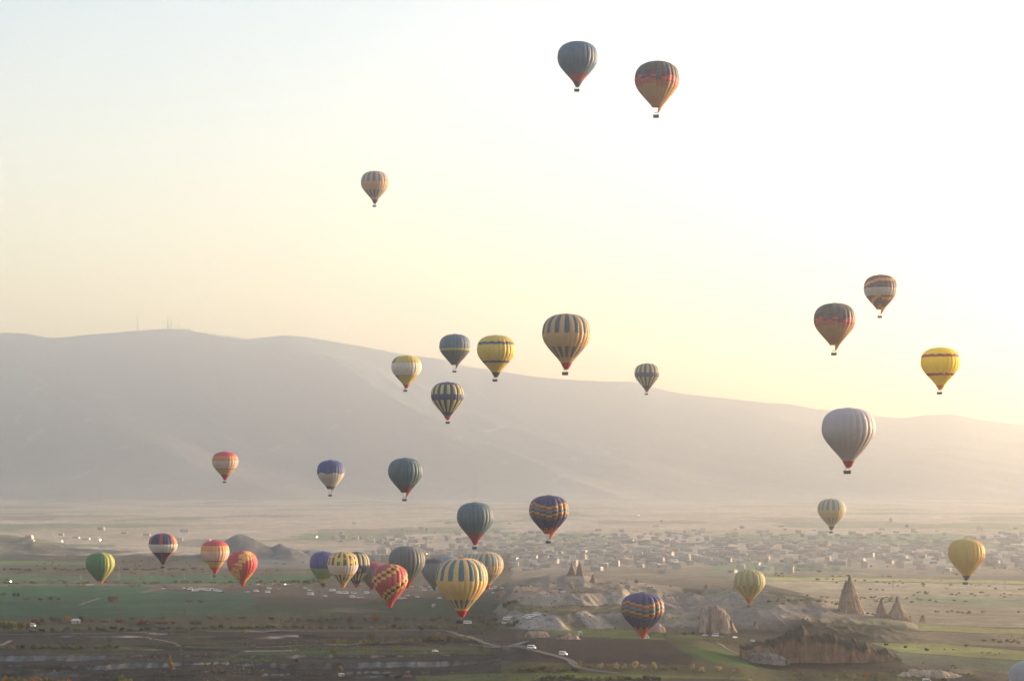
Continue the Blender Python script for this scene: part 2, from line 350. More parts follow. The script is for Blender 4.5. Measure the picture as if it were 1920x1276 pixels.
prop(link('outer_plain', np_mesh('outer_plain', V, [(0, 1, 2, 3)], [GROUND], False, [(.14, .12, .08)] * 4)), kind='structure')

# ------------------------------------------------------------------ the mountain
YR = 18000.; YB = 12800.
mp = np.concatenate([np.linspace(-900, -60, 90)[:-1], np.arange(-60, 1980, 3.5), np.linspace(1980, 3300, 90)[1:]])
mt = np.concatenate([np.linspace(0, 1, 230), np.linspace(1, 1.45, 30)[1:]])
TT, MP = np.meshgrid(mt, mp, indexing='ij')
MY = YB + TT * (YR - YB) + 0 * MP; MX = (MP - 960) / F * MY
_rx = np.arange(-1000, 3400, 2.); _ry = ip(_rx, RIDGE); _k = np.exp(-np.linspace(-2.2, 2.2, 23) ** 2); _k /= _k.sum()
_ry = np.convolve(np.pad(_ry, 11, 'edge'), _k, 'valid'); zr = Zat(np.interp(MP, _rx, _ry), YR)
k = np.array([1, 4, 6, 4, 1]) / 16.
prof = np.where(TT < 1, .5 * TT + .5 * TT ** 1.9, 1 - 1.3 * (TT - 1))
rot = MX * .80 + MY * .60                              # spurs run down towards the right
spur = ridged(rot / 2600, (MY - MX * .5) / 9000, 4, 2.) - .55
spur2 = fbm(rot / 700, (MY - MX * .5) / 2600, 4, 9.)
env = np.clip(TT * 2.2, 0, 1) * (1 - sm(.80, 1.0, TT)) 
MZ = -150 + (zr + 150) * prof + env * (400 * spur + 85 * spur2) - 8 * (1 - sm(0, .05, TT)) + 16 * fbm(MX / 300, MY / 300, 3, 5.) * env
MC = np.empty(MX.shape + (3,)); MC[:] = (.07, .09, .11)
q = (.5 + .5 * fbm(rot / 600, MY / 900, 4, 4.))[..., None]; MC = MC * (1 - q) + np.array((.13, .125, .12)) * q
lowk = (1 - sm(.05, .55, TT))[..., None]; lowk = (1 - sm(.04, .42, TT + .10 * fbm(MX / 900, MY / 700, 4, 6.)))[..., None]; MC = MC * (1 - lowk) + np.array((.40, .35, .28)) * lowk  # steppe at the foot, with the brightness of low mist put into its colour
trk = (sm(.93, .97, ridged(MX / 900, MY / 500, 2, 17.)) * (TT < .7))[..., None] * .5; MC = MC * (1 - trk) + .4 * trk
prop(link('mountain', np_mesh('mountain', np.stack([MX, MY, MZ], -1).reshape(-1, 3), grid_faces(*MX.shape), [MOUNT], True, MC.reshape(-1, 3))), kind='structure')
_mz = MZ; 
def mz(px, t):
    i = int(np.argmin(abs(mt - t))); j = int(np.argmin(abs(mp - px))); return MX[i, j], MY[i, j], MZ[i, j]

# ------------------------------------------------------------------ roads and tracks
ROADM = mat('dusty_track', lambda n: principled(n, noise_mul(n, rgbn(n, (.14, .13, .125)), ((.15, .3),)), .95, .1).outputs[0])
PALEM = mat('pale_track', lambda n: principled(n, noise_mul(n, rgbn(n, (.16, .15, .135)), ((.15, .3),)), .95, .1).outputs[0])
def road(name, pts, w, m=ROADM, lift=.3):
    P = [place(x, y) for x, y in pts]; Q = []
    for a, b in zip(P[:-1], P[1:]):
        L = math.hypot(b[0] - a[0], b[1] - a[1]); k = max(2, int(L / 6))
        for i in range(k): t = i / k; Q.append((a[0] + (b[0] - a[0]) * t, a[1] + (b[1] - a[1]) * t))
    Q.append(P[-1][:2]); Q = np.array(Q)
    for _ in range(6): Q[1:-1] = (Q[:-2] + Q[1:-1] * 2 + Q[2:]) / 4
    T = np.gradient(Q, axis=0); T /= np.linalg.norm(T, axis=1)[:, None] + 1e-9; N = np.stack([-T[:, 1], T[:, 0]], 1)
    wob = w / 2 * (1 + .25 * np.array([random.uniform(-1, 1) for _ in Q]))[:, None]
    cols = [Q + N * wob * k for k in (-1, -.33, .33, 1)]; V = []
    for i in range(len(Q)):
        for c in cols: V.append((c[i, 0], c[i, 1], zq(c[i, 0], c[i, 1]) + lift))
    V = np.array(V)
    prop(link(name, np_mesh(name, V, grid_faces(len(Q), 4), [m], True)), kind='structure')
road('road', [(700,1183),(790,1181),(832,1181),(862,1190),(900,1202),(950,1211),(1000,1220),(1040,1229),(1068,1236),(1079,1241),(1070,1247),(1085,1252),(1120,1258),(1160,1262)], 5)
road('road', [(-60,1191),(100,1188),(250,1186),(480,1184),(700,1183)], 4, PALEM)
road('track', [(480,1214),(560,1210),(640,1208),(700,1205),(745,1203)], 4, PALEM)
road('track', [(150,1134),(168,1127),(188,1121)], 5, PALEM)
road('track', [(266,1111),(285,1106),(305,1103),(400,1101),(475,1096)], 7, PALEM)
road('track', [(930,1141),(938,1145),(948,1150),(975,1154),(1000,1160)], 7, PALEM)
road('track', [(900,1226),(760,1214),(880,1208),(960,1209)][2:], 3, ROADM)
road('track', [(258,1193),(290,1198),(330,1207),(345,1210)], 3, PALEM)
road('track', [(0,1210),(12,1206),(20,1200)], 4, PALEM)
road('track', [(1345,1205),(1360,1216),(1395,1228),(1460,1243)], 3, ROADM)

# ------------------------------------------------------------------ rocks: cones, towers, the big cliff
def rock_cols(Zn, n, top, body, dark=.35):
    """rock colour: darker varnished cap over a pale body"""
    k = sm(dark, dark + .22, Zn + .25 * n)[..., None]
    return np.array(body) * (1 - k) + np.array(top) * k
def cone(name, label, px, base, top, prof, Y=None, group=None, body=(.25,.19,.145), capc=(.11,.085,.07), lean=0, dk=.75, seed=0, cat='rock'):
    """prof = [(height fraction, left px, right px)] silhouettes about px"""
    x, y, z = place(px, base)
    if Y: y = Y; x = (px - 960) / F * y; z = zq(x, y)
    z0 = Zat(base, y) - 3; z1 = Zat(top, y); H = z1 - z0; s = y / F
    nr, ns = 74, 72; hz = np.linspace(0, 1, nr); a = np.linspace(0, 2 * math.pi, ns, endpoint=False)
    A, Hh = np.meshgrid(a, hz); l = ip(Hh, [(p[0], p[1]) for p in prof]) * s; r = ip(Hh, [(p[0], p[2]) for p in prof]) * s
    cx = (r - l) / 2; w = (l + r) / 2
    rn = 1 + .30 * (ridged(np.cos(A) * 3.4 + seed + 5, np.sin(A) * 3.4 + Hh * 1.3 + 5, 3, seed) - .6) * 2 * (1 - .4 * Hh) + .12 * fbm(np.cos(A) * 6 + seed + 9, np.sin(A) * 6 + Hh * 9 + 9, 4) + .05 * fbm(Hh * 26 + seed, A * .6, 2); rn = 1 + (rn - 1) * (1 - .55 * Hh)
    Xl = cx + w * np.cos(A) * rn; Yl = w * .8 * np.sin(A) * rn; Zl = Hh * H + .01 * H * fbm(A * 3, Hh * 9, 2)
    V = np.stack([Xl, Yl, Zl], -1).reshape(-1, 3); n = fbm(A * 4 + seed, Hh * 10, 4)
    col = rock_cols(Hh, n, capc, body, dk) * (1 + .3 * fbm(A * 8 + seed, Hh * 3, 4))[..., None]
    o = link(name, np_mesh(name, V, grid_faces(nr, ns, True), [ROCK], True, col.reshape(-1, 3)), None, (x, y, z0))
    prop(o, label, cat, group); return o
def wall(name, label, sky, base, Y, thick, group=None, body=(.34,.25,.19), capc=(.10,.075,.06), seed=0, dk=.62, ribs=1.0, cat='rock'):
    """long rock wall: sky, base = photo outlines; thick in metres"""
    x0, x1 = sky[0][0], sky[-1][0]; n = int((x1 - x0) / .9); u = np.linspace(x0, x1, n)
    top = Zat(ip(u, sky), Y); bot = Zat(ip(u, base), Y) - 2.5
    top = top + 1.2 * fbm(u / 8, u * 0, 4, seed) + .5 * np.sign(fbm(u / 9, u * 0 + 3, 2, seed)) * (thick > 15)
    prof = [(-.62,-.04),(-.52,.12),(-.46,.25),(-.42,.4),(-.40,.52),(-.37,.64),(-.33,.75),(-.27,.85),(-.18,.93),(-.05,.985),(.1,1),(.22,.96),(.32,.8),(.4,.5),(.5,.1),(.55,-.05)]
    pp = np.array(prof); k = np.linspace(0, 1, 46); kk = np.linspace(0, 1, len(pp)); py_ = np.interp(k, kk, pp[:, 0]); pz = np.interp(k, kk, pp[:, 1])
    U, K = np.meshgrid(u, k); Hh = np.maximum(top - bot, .4)
    end = np.clip(np.minimum(u - x0, x1 - u) / 14, .08, 1) ** .5
    Yl = py_[:, None] * thick * end[None, :]; Zl = bot + pz[:, None] * Hh; Xl = (U - (x0 + x1) / 2) / F * Y
    amp = thick * .16 * ribs * np.where(K < .7, 1, .4)
    dn = amp * (ridged(U / 16, pz[:, None] * .7, 3, seed) - .55) * 2 + amp * .35 * fbm(U / 3.5, pz[:, None] * 6, 3, seed)
    Yl = Yl - dn; Zl = Zl + .4 * fbm(U / 3, K * 12, 3, seed + 2)
    n_ = fbm(U / 14, K * 6, 4, seed)
    col = rock_cols(pz[:, None] + 0 * U, n_, capc, body, dk) * (1 + .28 * fbm(U / 5, K * 2, 4, seed))[..., None]
    V = np.stack([Xl, Yl, Zl - bot.min()], -1).reshape(-1, 3)
    o = link(name, np_mesh(name, V, grid_faces(46, n), [ROCK], True, np.clip(col, .02, .6).reshape(-1, 3)), None, (((x0 + x1) / 2 - 960) / F * Y, Y, bot.min()))
    prop(o, label, cat, group); return o
wall('cliff', 'long brown cliff with dark crusted top beside the foreground fields, bottom right',
     [(1388,1208),(1400,1206),(1424,1202),(1440,1200),(1455,1198),(1464,1191),(1474,1184),(1484,1180),(1495,1179),(1502,1174),(1508,1176),(1514,1180),(1517,1187),(1530,1187),(1536,1190),(1546,1186),(1562,1187),(1572,1190),(1584,1196),(1600,1197),(1616,1202),(1628,1208),(1645,1213),(1660,1212),(1672,1220),(1684,1230),(1690,1243),(1700,1252)],
     [(1388,1228),(1440,1236),(1500,1242),(1560,1247),(1640,1250),(1700,1256)], 1400, 26, seed=3, body=(.175,.11,.075), capc=(.045,.036,.032), dk=.62, ribs=.5)
wall('rock_tower', 'castle like brown rock tower with ragged top beside the white minibus',
     [(1309,1190),(1312,1150),(1313,1141),(1317,1139),(1322,1146),(1328,1144),(1330,1136),(1338,1135),(1345,1133),(1350,1139),(1357,1139),(1364,1148),(1370,1158),(1376,1172),(1382,1184),(1386,1194)],
     [(1309,1196),(1386,1200)], 1640, 26, seed=8, dk=.75, ribs=1.3, body=(.36,.27,.22), capc=(.20,.15,.12))
cone('fairy_chimney', 'tallest pointed fairy chimney with double tip, at the right end of the pale ridge', 1592, 1168, 1077,
     [(0,34,40),(.15,28,30),(.3,20,24),(.5,17,18),(.7,13,12),(.84,8,7),(.87,7,5),(.88,3,5),(.95,1,3),(1,0,1)], seed=1, group='rock cones on the ridge', Y=1775)
cone('fairy_chimney', 'narrow rock cone just right of the tallest fairy chimney', 1652, 1158, 1123, [(0,14,15),(.4,9,10),(.75,5,5),(1,1,1)], seed=2, group='rock cones on the ridge', Y=1760)
cone('fairy_chimney', 'rightmost tall rock cone with knobbly tip beyond the brown cliff', 1681, 1162, 1117, [(0,20,30),(.3,14,20),(.55,8,11),(.7,6,8),(.78,3,6),(1,0,1)], seed=4, group='rock cones on the ridge', Y=1755)
cone('fairy_chimney', 'small low rock cone to the right of the rock cones beyond the cliff', 1730, 1170, 1153, [(0,10,9),(.5,7,6),(1,2,2)], seed=5, group='rock cones on the ridge', Y=1760)
cone('fairy_chimney', 'left cone of the twin peaks on the ridge crest', 1072, 1084, 1056, [(0,15,10),(.3,9,8),(.6,5,5),(1,.6,.6)], seed=6, group='twin cones on the ridge crest', Y=2120, dk=.9)
cone('fairy_chimney', 'right and taller cone of the twin peaks on the ridge crest', 1087.5, 1084, 1053, [(0,10,16),(.3,8,10),(.6,6,6),(.85,3,3),(1,.6,.6)], seed=7, group='twin cones on the ridge crest', Y=2115, dk=.9)
cone('fairy_chimney', 'small pale cone lower on the slope right of the twin peaks', 1112, 1098, 1076, [(0,13,15),(.4,8,8),(.8,3,3),(1,.8,.8)], seed=9, group='twin cones on the ridge crest', Y=2060, dk=1.2)
cone('fairy_chimney', 'rounded pale stump on the ridge above the navy chequered balloon', 1194, 1100, 1085, [(0,7,7),(.6,5,5),(.9,4,4),(1,1,1)], seed=10, Y=2100, dk=1.2)
cone('fairy_chimney', 'small pointed rock on the ridge crest left of the yellow green chequered balloon', 1324, 1108, 1095, [(0,12,12),(.5,6,7),(1,1,1)], seed=11, Y=2080)
cone('fairy_chimney', 'dark pointed rock half hidden behind the yellow green chequered balloon', 1378, 1108, 1095, [(0,10,10),(.5,6,6),(1,1,1)], seed=12, Y=2020)
cone('rock', 'small hazy spire rock alone on the far plain at the left edge', 65, 1006, 984, [(0,12,14),(.4,9,10),(.7,6,7),(1,3,2)], seed=13, Y=6500, dk=1.3)
wall('rock_outcrop', 'low brown rock outcrop left of the tuff ridge beside the parked cars', [(960,1104),(968,1099),(976,1096),(983,1098),(992,1095),(1000,1099),(1006,1106)], [(960,1108),(1006,1110)], 2000, 22, seed=14, dk=.9, body=(.22,.15,.11))
wall('rock_outcrop', 'rust red boulder beside the parked cars right of the large tan balloon', [(934,1117),(938,1108),(944,1106),(950,1111),(953,1117)], [(934,1118),(953,1118)], 1960, 12, seed=15, dk=1.2, body=(.33,.2,.13))
wall('rock_outcrop', 'row of low brown rocks along the edge of the bright green strip', [(984,1190),(990,1183),(1000,1182),(1015,1182),(1028,1184),(1032,1194)], [(984,1193),(1032,1195)], 1590, 10, seed=16, dk=.8)
wall('rock_outcrop', 'second group of low brown rocks beside the white hut', [(1044,1194),(1052,1189),(1066,1187),(1075,1187),(1084,1192),(1090,1195)], [(1044,1196),(1090,1197)], 1560, 9, seed=17, dk=.8)
wall('rock_outcrop', 'pair of square rocks right of the navy chequered balloon at the green strip', [(1222,1185),(1226,1172),(1236,1167),(1240,1172),(1246,1174),(1250,1186)], [(1222,1186),(1250,1188)], 1640, 9, seed=18, dk=1.2)
cone('rock', 'slim pointed rock on the slope right of the rock tower', 1416, 1198, 1164, [(0,18,20),(.4,10,11),(.7,5,6),(1,1,1)], seed=19, Y=1660, body=(.26,.22,.19))
cone('rock', 'small cone rock left of the rock tower', 1268, 1192, 1180, [(0,8,8),(.5,5,5),(1,1,1)], seed=20, Y=1650)
wall('rock_outcrop', 'ribbed tan rocks below the right end of the brown cliff', [(1680,1262),(1700,1258),(1730,1256),(1760,1257),(1790,1262),(1815,1266),(1835,1276),(1842,1288)], [(1680,1275),(1842,1290)], 1330, 26, seed=21, dk=1.3, ribs=1.7, body=(.36,.28,.2))
wall('rock_outcrop', 'dark boulder at the bottom edge left of the grey balloon', [(1850,1280),(1856,1270),(1868,1267),(1878,1272),(1884,1284)], [(1850,1290),(1884,1290)], 1330, 12, seed=22, dk=1.3, body=(.2,.15,.11))
wall('rock_outcrop', 'pale grey broken rocks at the left foot of the brown cliff', [(1404,1228),(1412,1221),(1424,1224),(1440,1219),(1450,1226),(1464,1228),(1480,1236)], [(1404,1232),(1480,1240)], 1378, 10, seed=23, dk=1.3, body=(.17,.15,.135), ribs=1.5)

# ------------------------------------------------------------------ trees and bushes
def leafmat(name, c, tr=.35):
    def f(n):
        col = noise_mul(n, rgbn(n, c), ((.5, .3), (2., .25)))
        d = n.nodes.new('ShaderNodeBsdfDiffuse'); t = n.nodes.new('ShaderNodeBsdfTranslucent')
        n.links.new(col, d.inputs[0]); n.links.new(col, t.inputs[0]); mx = n.nodes.new('ShaderNodeMixShader'); mx.inputs[0].default_value = tr
        n.links.new(d.outputs[0], mx.inputs[1]); n.links.new(t.outputs[0], mx.inputs[2]); return mx.outputs[0]
    return mat(name, f)
LEAF = {'green': leafmat('green_leaves', (.06, .085, .028)), 'olive': leafmat('olive_leaves', (.12, .125, .04)), 'dark': leafmat('dark_leaves', (.025, .035, .016)),
        'yellow': leafmat('yellow_leaves', (.20, .17, .04)), 'rust': leafmat('rust_twigs', (.12, .065, .045)), 'blossom': leafmat('pale_blossom', (.34, .27, .17)),
        'brown': leafmat('brown_twigs', (.16, .125, .085)), 'orange': leafmat('orange_leaves', (.24, .12, .03))}
BARK = simple('bark', (.07, .05, .035), .9)
def crown_mesh(name, shape, m, n=230, seed=0):
    r = np.random.default_rng(seed); V = []; Fs = []
    if shape == 'round': lobes = [(r.uniform(-.5, .5), r.uniform(-.5, .5), r.uniform(.35, .85), r.uniform(.28, .5)) for _ in range(9)]
    elif shape == 'bush': lobes = [(r.uniform(-.75, .75), r.uniform(-.6, .6), r.uniform(.12, .5), r.uniform(.25, .42)) for _ in range(10)]
    else: lobes = [(r.uniform(-.06, .06), r.uniform(-.06, .06), .12 + .8 * i / 10, .20 * math.sin(math.pi * (.14 + .8 * i / 10)) + .03) for i in range(11)]
    for i in range(n):
        cx, cy, cz, rr = lobes[r.integers(len(lobes))]
        d = r.normal(size=3); d /= np.linalg.norm(d); p = np.array((cx, cy, cz)) + d * rr * r.uniform(.55, 1.08) * (1, 1, .8)
        if p[2] < .02: p[2] = r.uniform(.02, .1)
        a = r.normal(size=3); a /= np.linalg.norm(a); b = np.cross(a, d + .01); b /= np.linalg.norm(b) + 1e-6; s = r.uniform(.05, .12) * (.6 if shape == 'poplar' else 1)
        k = len(V); V += [p - a * s - b * s * .7, p + a * s - b * s * .6, p + a * s * .8 + b * s, p - a * s * .9 + b * s * .8]; Fs.append((k, k + 1, k + 2, k + 3))
    return np_mesh(name, V, Fs, [m])
def trunk_mesh(shape):
    m = MB()
    if shape == 'poplar': m.bar((0, 0, 0), (0, 0, .8), .05, .015, n=6)
    else:
        h = .35 if shape == 'round' else .12
        m.bar((0, 0, -.05), (.02, 0, h), .09, .06, n=6)
        for k in range(4):
            a = k * 1.6 + .3; m.bar((.02, 0, h * .9), (.35 * math.cos(a), .35 * math.sin(a), h + .32), .045, .012, n=4)
    return m.mesh('trunk', BARK)
_tm = {s_: trunk_mesh(s_) for s_ in ('round', 'bush', 'poplar')}
_cm = {}
def crown(shape, colr):
    key = (shape, colr, random.randint(0, 2))
    if key not in _cm: _cm[key] = crown_mesh('crown', shape, LEAF[colr], {'round': 260, 'bush': 240, 'poplar': 220}[shape], hash(str(key[2]) + shape) % 1 + key[2] * 7 + len(_cm))
    return _cm[key]
def tree(px, base, hpx, wpx, colr, shape, label, group):
    x, y, z = place(px, base); s = y / F
    nm = {'round': 'tree', 'bush': 'bush', 'poplar': 'poplar_tree'}[shape]
    e = empty(nm, (x, y, z - .15), random.uniform(0, 6.28)); prop(e, label, 'bush' if shape == 'bush' else 'tree', group)
    e.scale = (wpx * s / (2.0 if shape != 'poplar' else .45),) * 2 + (hpx * s / (1.15 if shape == 'round' else .8 if shape == 'bush' else 1.05),)
    link('crown', crown(shape, colr), e); link('trunk', _tm[shape], e)
WORD = ['leftmost', 'second from left', 'third from left', 'fourth from left', 'fifth from left', 'sixth from left', 'seventh from left', 'eighth from left', 'ninth from left', 'tenth from left']
def nth(i): return WORD[i] if i < 10 else f"{i+1}{'st' if (i+1) % 10 == 1 and i != 10 else 'nd' if (i+1) % 10 == 2 and i != 11 else 'rd' if (i+1) % 10 == 3 and i != 12 else 'th'} from left"
CN = {'green': 'green', 'olive': 'olive green', 'dark': 'dark green', 'yellow': 'yellow green', 'rust': 'reddish brown', 'blossom': 'pale blossoming', 'brown': 'bare brown', 'orange': 'orange brown'}
def row(items, where, group):
    """items (px, base, h, w, colour, shape), sorted left to right"""
    items = sorted(items)
    for i, it in enumerate(items):
        k = {'round': 'tree', 'bush': 'bush', 'poplar': 'slim poplar'}[it[5]]
        tree(*it, f'{CN[it[4]]} {k}, {nth(i)} {where}', group)
rr = random.Random(5)
def rrow(x0, x1, y0, y1, n, h, w, cols, shapes=('bush', 'round'), sl=None):
    out = []
    for i in range(n):
        x = x0 + (x1 - x0) * (i + rr.uniform(.2, .8)) / n; y = y0 + (y1 - y0) * (x - x0) / (x1 - x0) + rr.uniform(-1.2, 1.2)
        out.append((x, y, h * rr.uniform(.7, 1.3), w * rr.uniform(.7, 1.3), rr.choice(cols), rr.choice(shapes)))
    return out
row([(8,1182,22,24,'olive','round'),(22,1184,22,26,'olive','round'),(38,1182,20,24,'olive','round'),(50,1178,16,14,'rust','bush'),(66,1170,12,22,'rust','round'),(78,1168,12,14,'rust','round'),
     (98,1165,13,20,'olive','round'),(112,1166,9,10,'brown','bush'),(127,1166,13,22,'orange','round'),(152,1166,13,11,'dark','round'),(163,1166,10,8,'orange','bush')], 'in the hedge at the left edge', 'trees below the green fields')
row([(172,1164,8,9,'olive','bush'),(196,1164,8,20,'brown','bush'),(225,1166,9,20,'rust','bush'),(248,1160,7,14,'olive','bush'),(265,1170,12,16,'rust','bush'),(280,1170,9,28,'rust','bush'),(305,1169,7,26,'rust','bush'),(325,1169,6,14,'rust','bush'),
     (306,1160,6,10,'green','bush'),(348,1156,13,5,'yellow','poplar'),(366,1170,8,20,'dark','bush'),(398,1160,9,22,'brown','bush'),(425,1160,6,12,'brown','bush'),(455,1160,7,16,'olive','bush')], 'scattered under the dark green field', 'scattered bushes below the green fields')
row(rrow(500, 640, 1162, 1164, 8, 8, 14, ['olive', 'brown', 'brown', 'green']) + [(656,1168,15,20,'brown','round'),(704,1165,16,22,'orange','round'),(686,1162,7,12,'rust','bush'),(738,1178,10,12,'dark','bush'),(790,1180,9,14,'dark','bush'),(746,1162,8,16,'olive','bush'),(778,1163,8,18,'olive','bush'),(722,1163,8,14,'brown','bush'),(812,1163,9,16,'brown','bush'),(838,1164,8,16,'olive','bush'),(826,1160,7,10,'rust','bush')],
    'of the belt left of the tan balloon', 'trees in the belt across the middle')
row([(886,1163,14,18,'brown','round'),(900,1164,15,16,'brown','round'),(912,1170,16,24,'brown','round'),(925,1166,13,20,'olive','round'),(890,1176,9,14,'olive','bush'),(918,1176,11,20,'olive','bush'),(934,1174,9,14,'olive','bush'),(956,1174,10,20,'olive','bush'),(968,1170,8,16,'brown','bush'),(948,1136,8,14,'olive','bush'),(962,1131,8,22,'olive','bush')],
    'of the clump right of the tan balloon', 'trees right of the large tan balloon')
row(rrow(55, 560, 1183, 1176, 30, 6.5, 15, ['olive', 'green', 'green', 'dark'], ('bush',)), 'of the hedge above the ploughed field', 'hedge above the ploughed field')
row(rrow(560, 860, 1177, 1177, 17, 6, 15, ['olive', 'green', 'brown', 'yellow'], ('bush',)), 'of the scrub line by the dirt road', 'scrub line left of the dirt road')
row(rrow(58, 112, 1216, 1216, 4, 8, 15, ['olive', 'olive', 'green'], ('round', 'bush')) + rrow(120, 228, 1215, 1214, 8, 8, 13, ['olive', 'yellow', 'green'], ('round', 'bush')) + [(20,1216,9,16,'brown','bush'),(42,1214,7,12,'dark','bush')], 'in the bush row across the dark field', 'bush row in the dark field at the left')
row([(458,1188,9,10,'yellow','round'),(208,1202,0+7,9,'green','bush'),(318,1254,30,9,'yellow','poplar'),(322,1254,12,10,'orange','bush'),(307,1262,6,14,'olive','bush'),(402,1262,8,8,'olive','bush'),(423,1262,7,8,'olive','bush'),(473,1259,14,5,'olive','poplar'),(72,1262,9,4,'olive','poplar'),(44,1262,10,4,'green','poplar')],
    'of the lone trees on the terraces', 'lone trees on the terraces')
row([(8,1283,20,20,'orange','bush'),(24,1284,19,22,'olive','bush'),(42,1286,20,22,'olive','bush'),(60,1284,20,20,'orange','bush'),(78,1285,20,22,'brown','bush'),(95,1284,17,16,'olive','bush'),(112,1286,16,18,'brown','bush'),(130,1285,16,16,'orange','bush'),(226,1286,24,24,'olive','round'),(176,1288,16,14,'yellow','bush'),(240,1288,18,16,'yellow','bush')],
    'at the bottom left edge', 'autumn bushes at the bottom edge')
row([(628,1206,11,20,'yellow','bush'),(648,1206,10,20,'olive','bush'),(662,1206,8,14,'olive','bush'),(696,1198,13,20,'green','round'),(688,1207,11,18,'yellow','bush'),(707,1206,8,12,'olive','bush'),(726,1203,8,16,'green','bush'),(626,1225,11,20,'olive','round'),(743,1213,6,22,'olive','bush'),(901,1217,10,14,'olive','round'),(875,1199,7,12,'yellow','bush')],
    'in the dark field left of the car', 'bushes in the middle dark field')
row(rrow(760, 870, 1202, 1199, 9, 8, 15, ['olive', 'green', 'brown'], ('bush', 'round')), 'of the field edge near the road', 'bushes along the dirt road')
row([(637,1263,17,18,'brown','round'),(726,1270,10,22,'dark','bush'),(745,1271,8,18,'dark','bush'),(765,1269,8,18,'brown','bush'),(800,1265,6,16,'brown','bush'),(842,1262,5,20,'brown','bush'),(556,1240,5,8,'dark','bush')], 'growing among the pale gully cliffs', 'bushes among the gullies')
row([(1105,1252,9,16,'brown','round'),(1126,1252,12,13,'blossom','round'),(1140,1252,9,14,'brown','round'),(1155,1253,14,15,'blossom','round'),(1170,1253,11,12,'blossom','round'),(1190,1253,15,18,'blossom','round'),(1205,1254,11,13,'blossom','round'),(1226,1254,14,14,'blossom','round'),(1245,1254,7,16,'brown','bush'),(1266,1255,8,16,'olive','bush'),(1299,1255,13,11,'blossom','round'),(1318,1258,9,20,'blossom','bush'),(1345,1257,9,20,'blossom','bush'),(1088,1250,13,12,'yellow','round'),(1375,1259,8,18,'brown','bush')],
    'in the row below the ploughed plateau', 'blossom trees below the plateau')
row(rrow(965, 1085, 1256, 1258, 8, 8, 16, ['olive', 'brown', 'dark'], ('bush',)) + rrow(1010, 1240, 1274, 1274, 13, 9, 20, ['olive', 'dark', 'green'], ('bush',)), 'along the bottom green strip', 'bushes along the bottom green strip')
row([(1490,1266,8,9,'yellow','bush'),(1505,1264,6,6,'yellow','bush'),(1531,1270,11,6,'yellow','poplar'),(1548,1268,8,14,'olive','bush'),(1566,1272,9,9,'yellow','bush'),(1602,1272,12,9,'blossom','round'),(1585,1270,8,16,'olive','bush'),(1625,1270,10,16,'orange','bush'),(1645,1270,10,18,'olive','bush'),(1768,1282,14,20,'dark','bush')],
    'in front of the brown cliff', 'bushes in front of the brown cliff')
row([(1697,1214,6,8,'dark','bush'),(1738,1219,6,12,'dark','bush'),(1811,1212,6,10,'dark','bush'),(1662,1209,5,8,'dark','bush')] + rrow(1840, 1920, 1202, 1206, 6, 6, 12, ['olive', 'brown']), 'on the fields right of the cliff', 'bushes in the right hand fields')
row([(210,1128,13,20,'rust','bush'),(220,1127,16,8,'brown','round'),(52,1123,5,14,'brown','bush'),(30,1117,8,14,'dark','bush'),(76,1124,5,10,'rust','bush'),(98,1123,6,14,'rust','bush'),(110,1124,5,8,'rust','bush'),(8,1115,7,12,'green','bush'),(355,1128,6,16,'brown','bush'),(378,1128,6,14,'brown','bush')], 'in the wide dark green fields', 'bushes in the green fields at the left')
row(rrow(525, 605, 1092, 1092, 8, 6, 13, ['olive', 'green', 'dark'], ('bush', 'round')) + rrow(1270, 1330, 1188, 1190, 3, 4, 6, ['dark'], ('bush',)), 'of the trees behind the launch field', 'trees behind the launch field')
row(rrow(0, 400, 1069, 1067, 26, 4, 14, ['brown', 'olive', 'dark', 'olive'], ('bush', 'round')) , 'on the plain below the bluff', 'trees on the far plain at the left')
row(rrow(0, 520, 1094, 1092, 20, 5, 15, ['brown', 'brown', 'olive'], ('bush',)), 'along the tan track', 'bushes along the tan track')
# scrub: clumps nobody could count
def scrub(name, n, region, size, m, seed):
    r = np.random.default_rng(seed); V = []; Fs = []; x0, x1, y0, y1 = region
    Y = (F * HC / (r.uniform(y0, y1, n) - HY)); px = r.uniform(x0, x1, n); X = (px - 960) / F * Y
    keep = fbm(X / 70, Y / 60, 4, seed) > .18; X, Y = X[keep], Y[keep]; Z = height(X, Y)
    for x, y, z in zip(X, Y, Z):
        for k in range(5):
            s = size * r.uniform(.4, 1.2); a = r.uniform(0, 3.14); ox, oy = r.uniform(-1, 1, 2) * size; dx, dy = math.cos(a) * s, math.sin(a) * s
            b = len(V); zt = z + s * r.uniform(.5, 1.3)
            V += [(x + ox - dx, y + oy - dy, z - .2), (x + ox + dx, y + oy + dy, z - .2), (x + ox + dx * .6, y + oy + dy * .6 + .3, zt), (x + ox - dx * .7, y + oy - dy * .7, zt * .6 + z * .4 + .4)]; Fs.append((b, b + 1, b + 2, b + 3))
    prop(link(name, np_mesh(name, V, Fs, [m])), kind='stuff')
scrub('scrub', 1500, (0, 1000, 1150, 1275), 0.7, LEAF['olive'], 41)
scrub('scrub', 1500, (0, 1100, 1150, 1275), 0.6, LEAF['brown'], 42)
scrub('scrub', 900, (900, 1440, 1095, 1240), 0.8, LEAF['olive'], 43)
scrub('scrub', 900, (0, 960, 1050, 1100), 1.6, LEAF['brown'], 44)
scrub('scrub', 900, (1440, 1920, 1060, 1180), 1.5, LEAF['olive'], 45)
scrub('scrub', 800, (1270, 1920, 1180, 1276), 0.7, LEAF['olive'], 46)
scrub('grass', 600, (960, 1760, 1235, 1276), 0.4, LEAF['green'], 47)

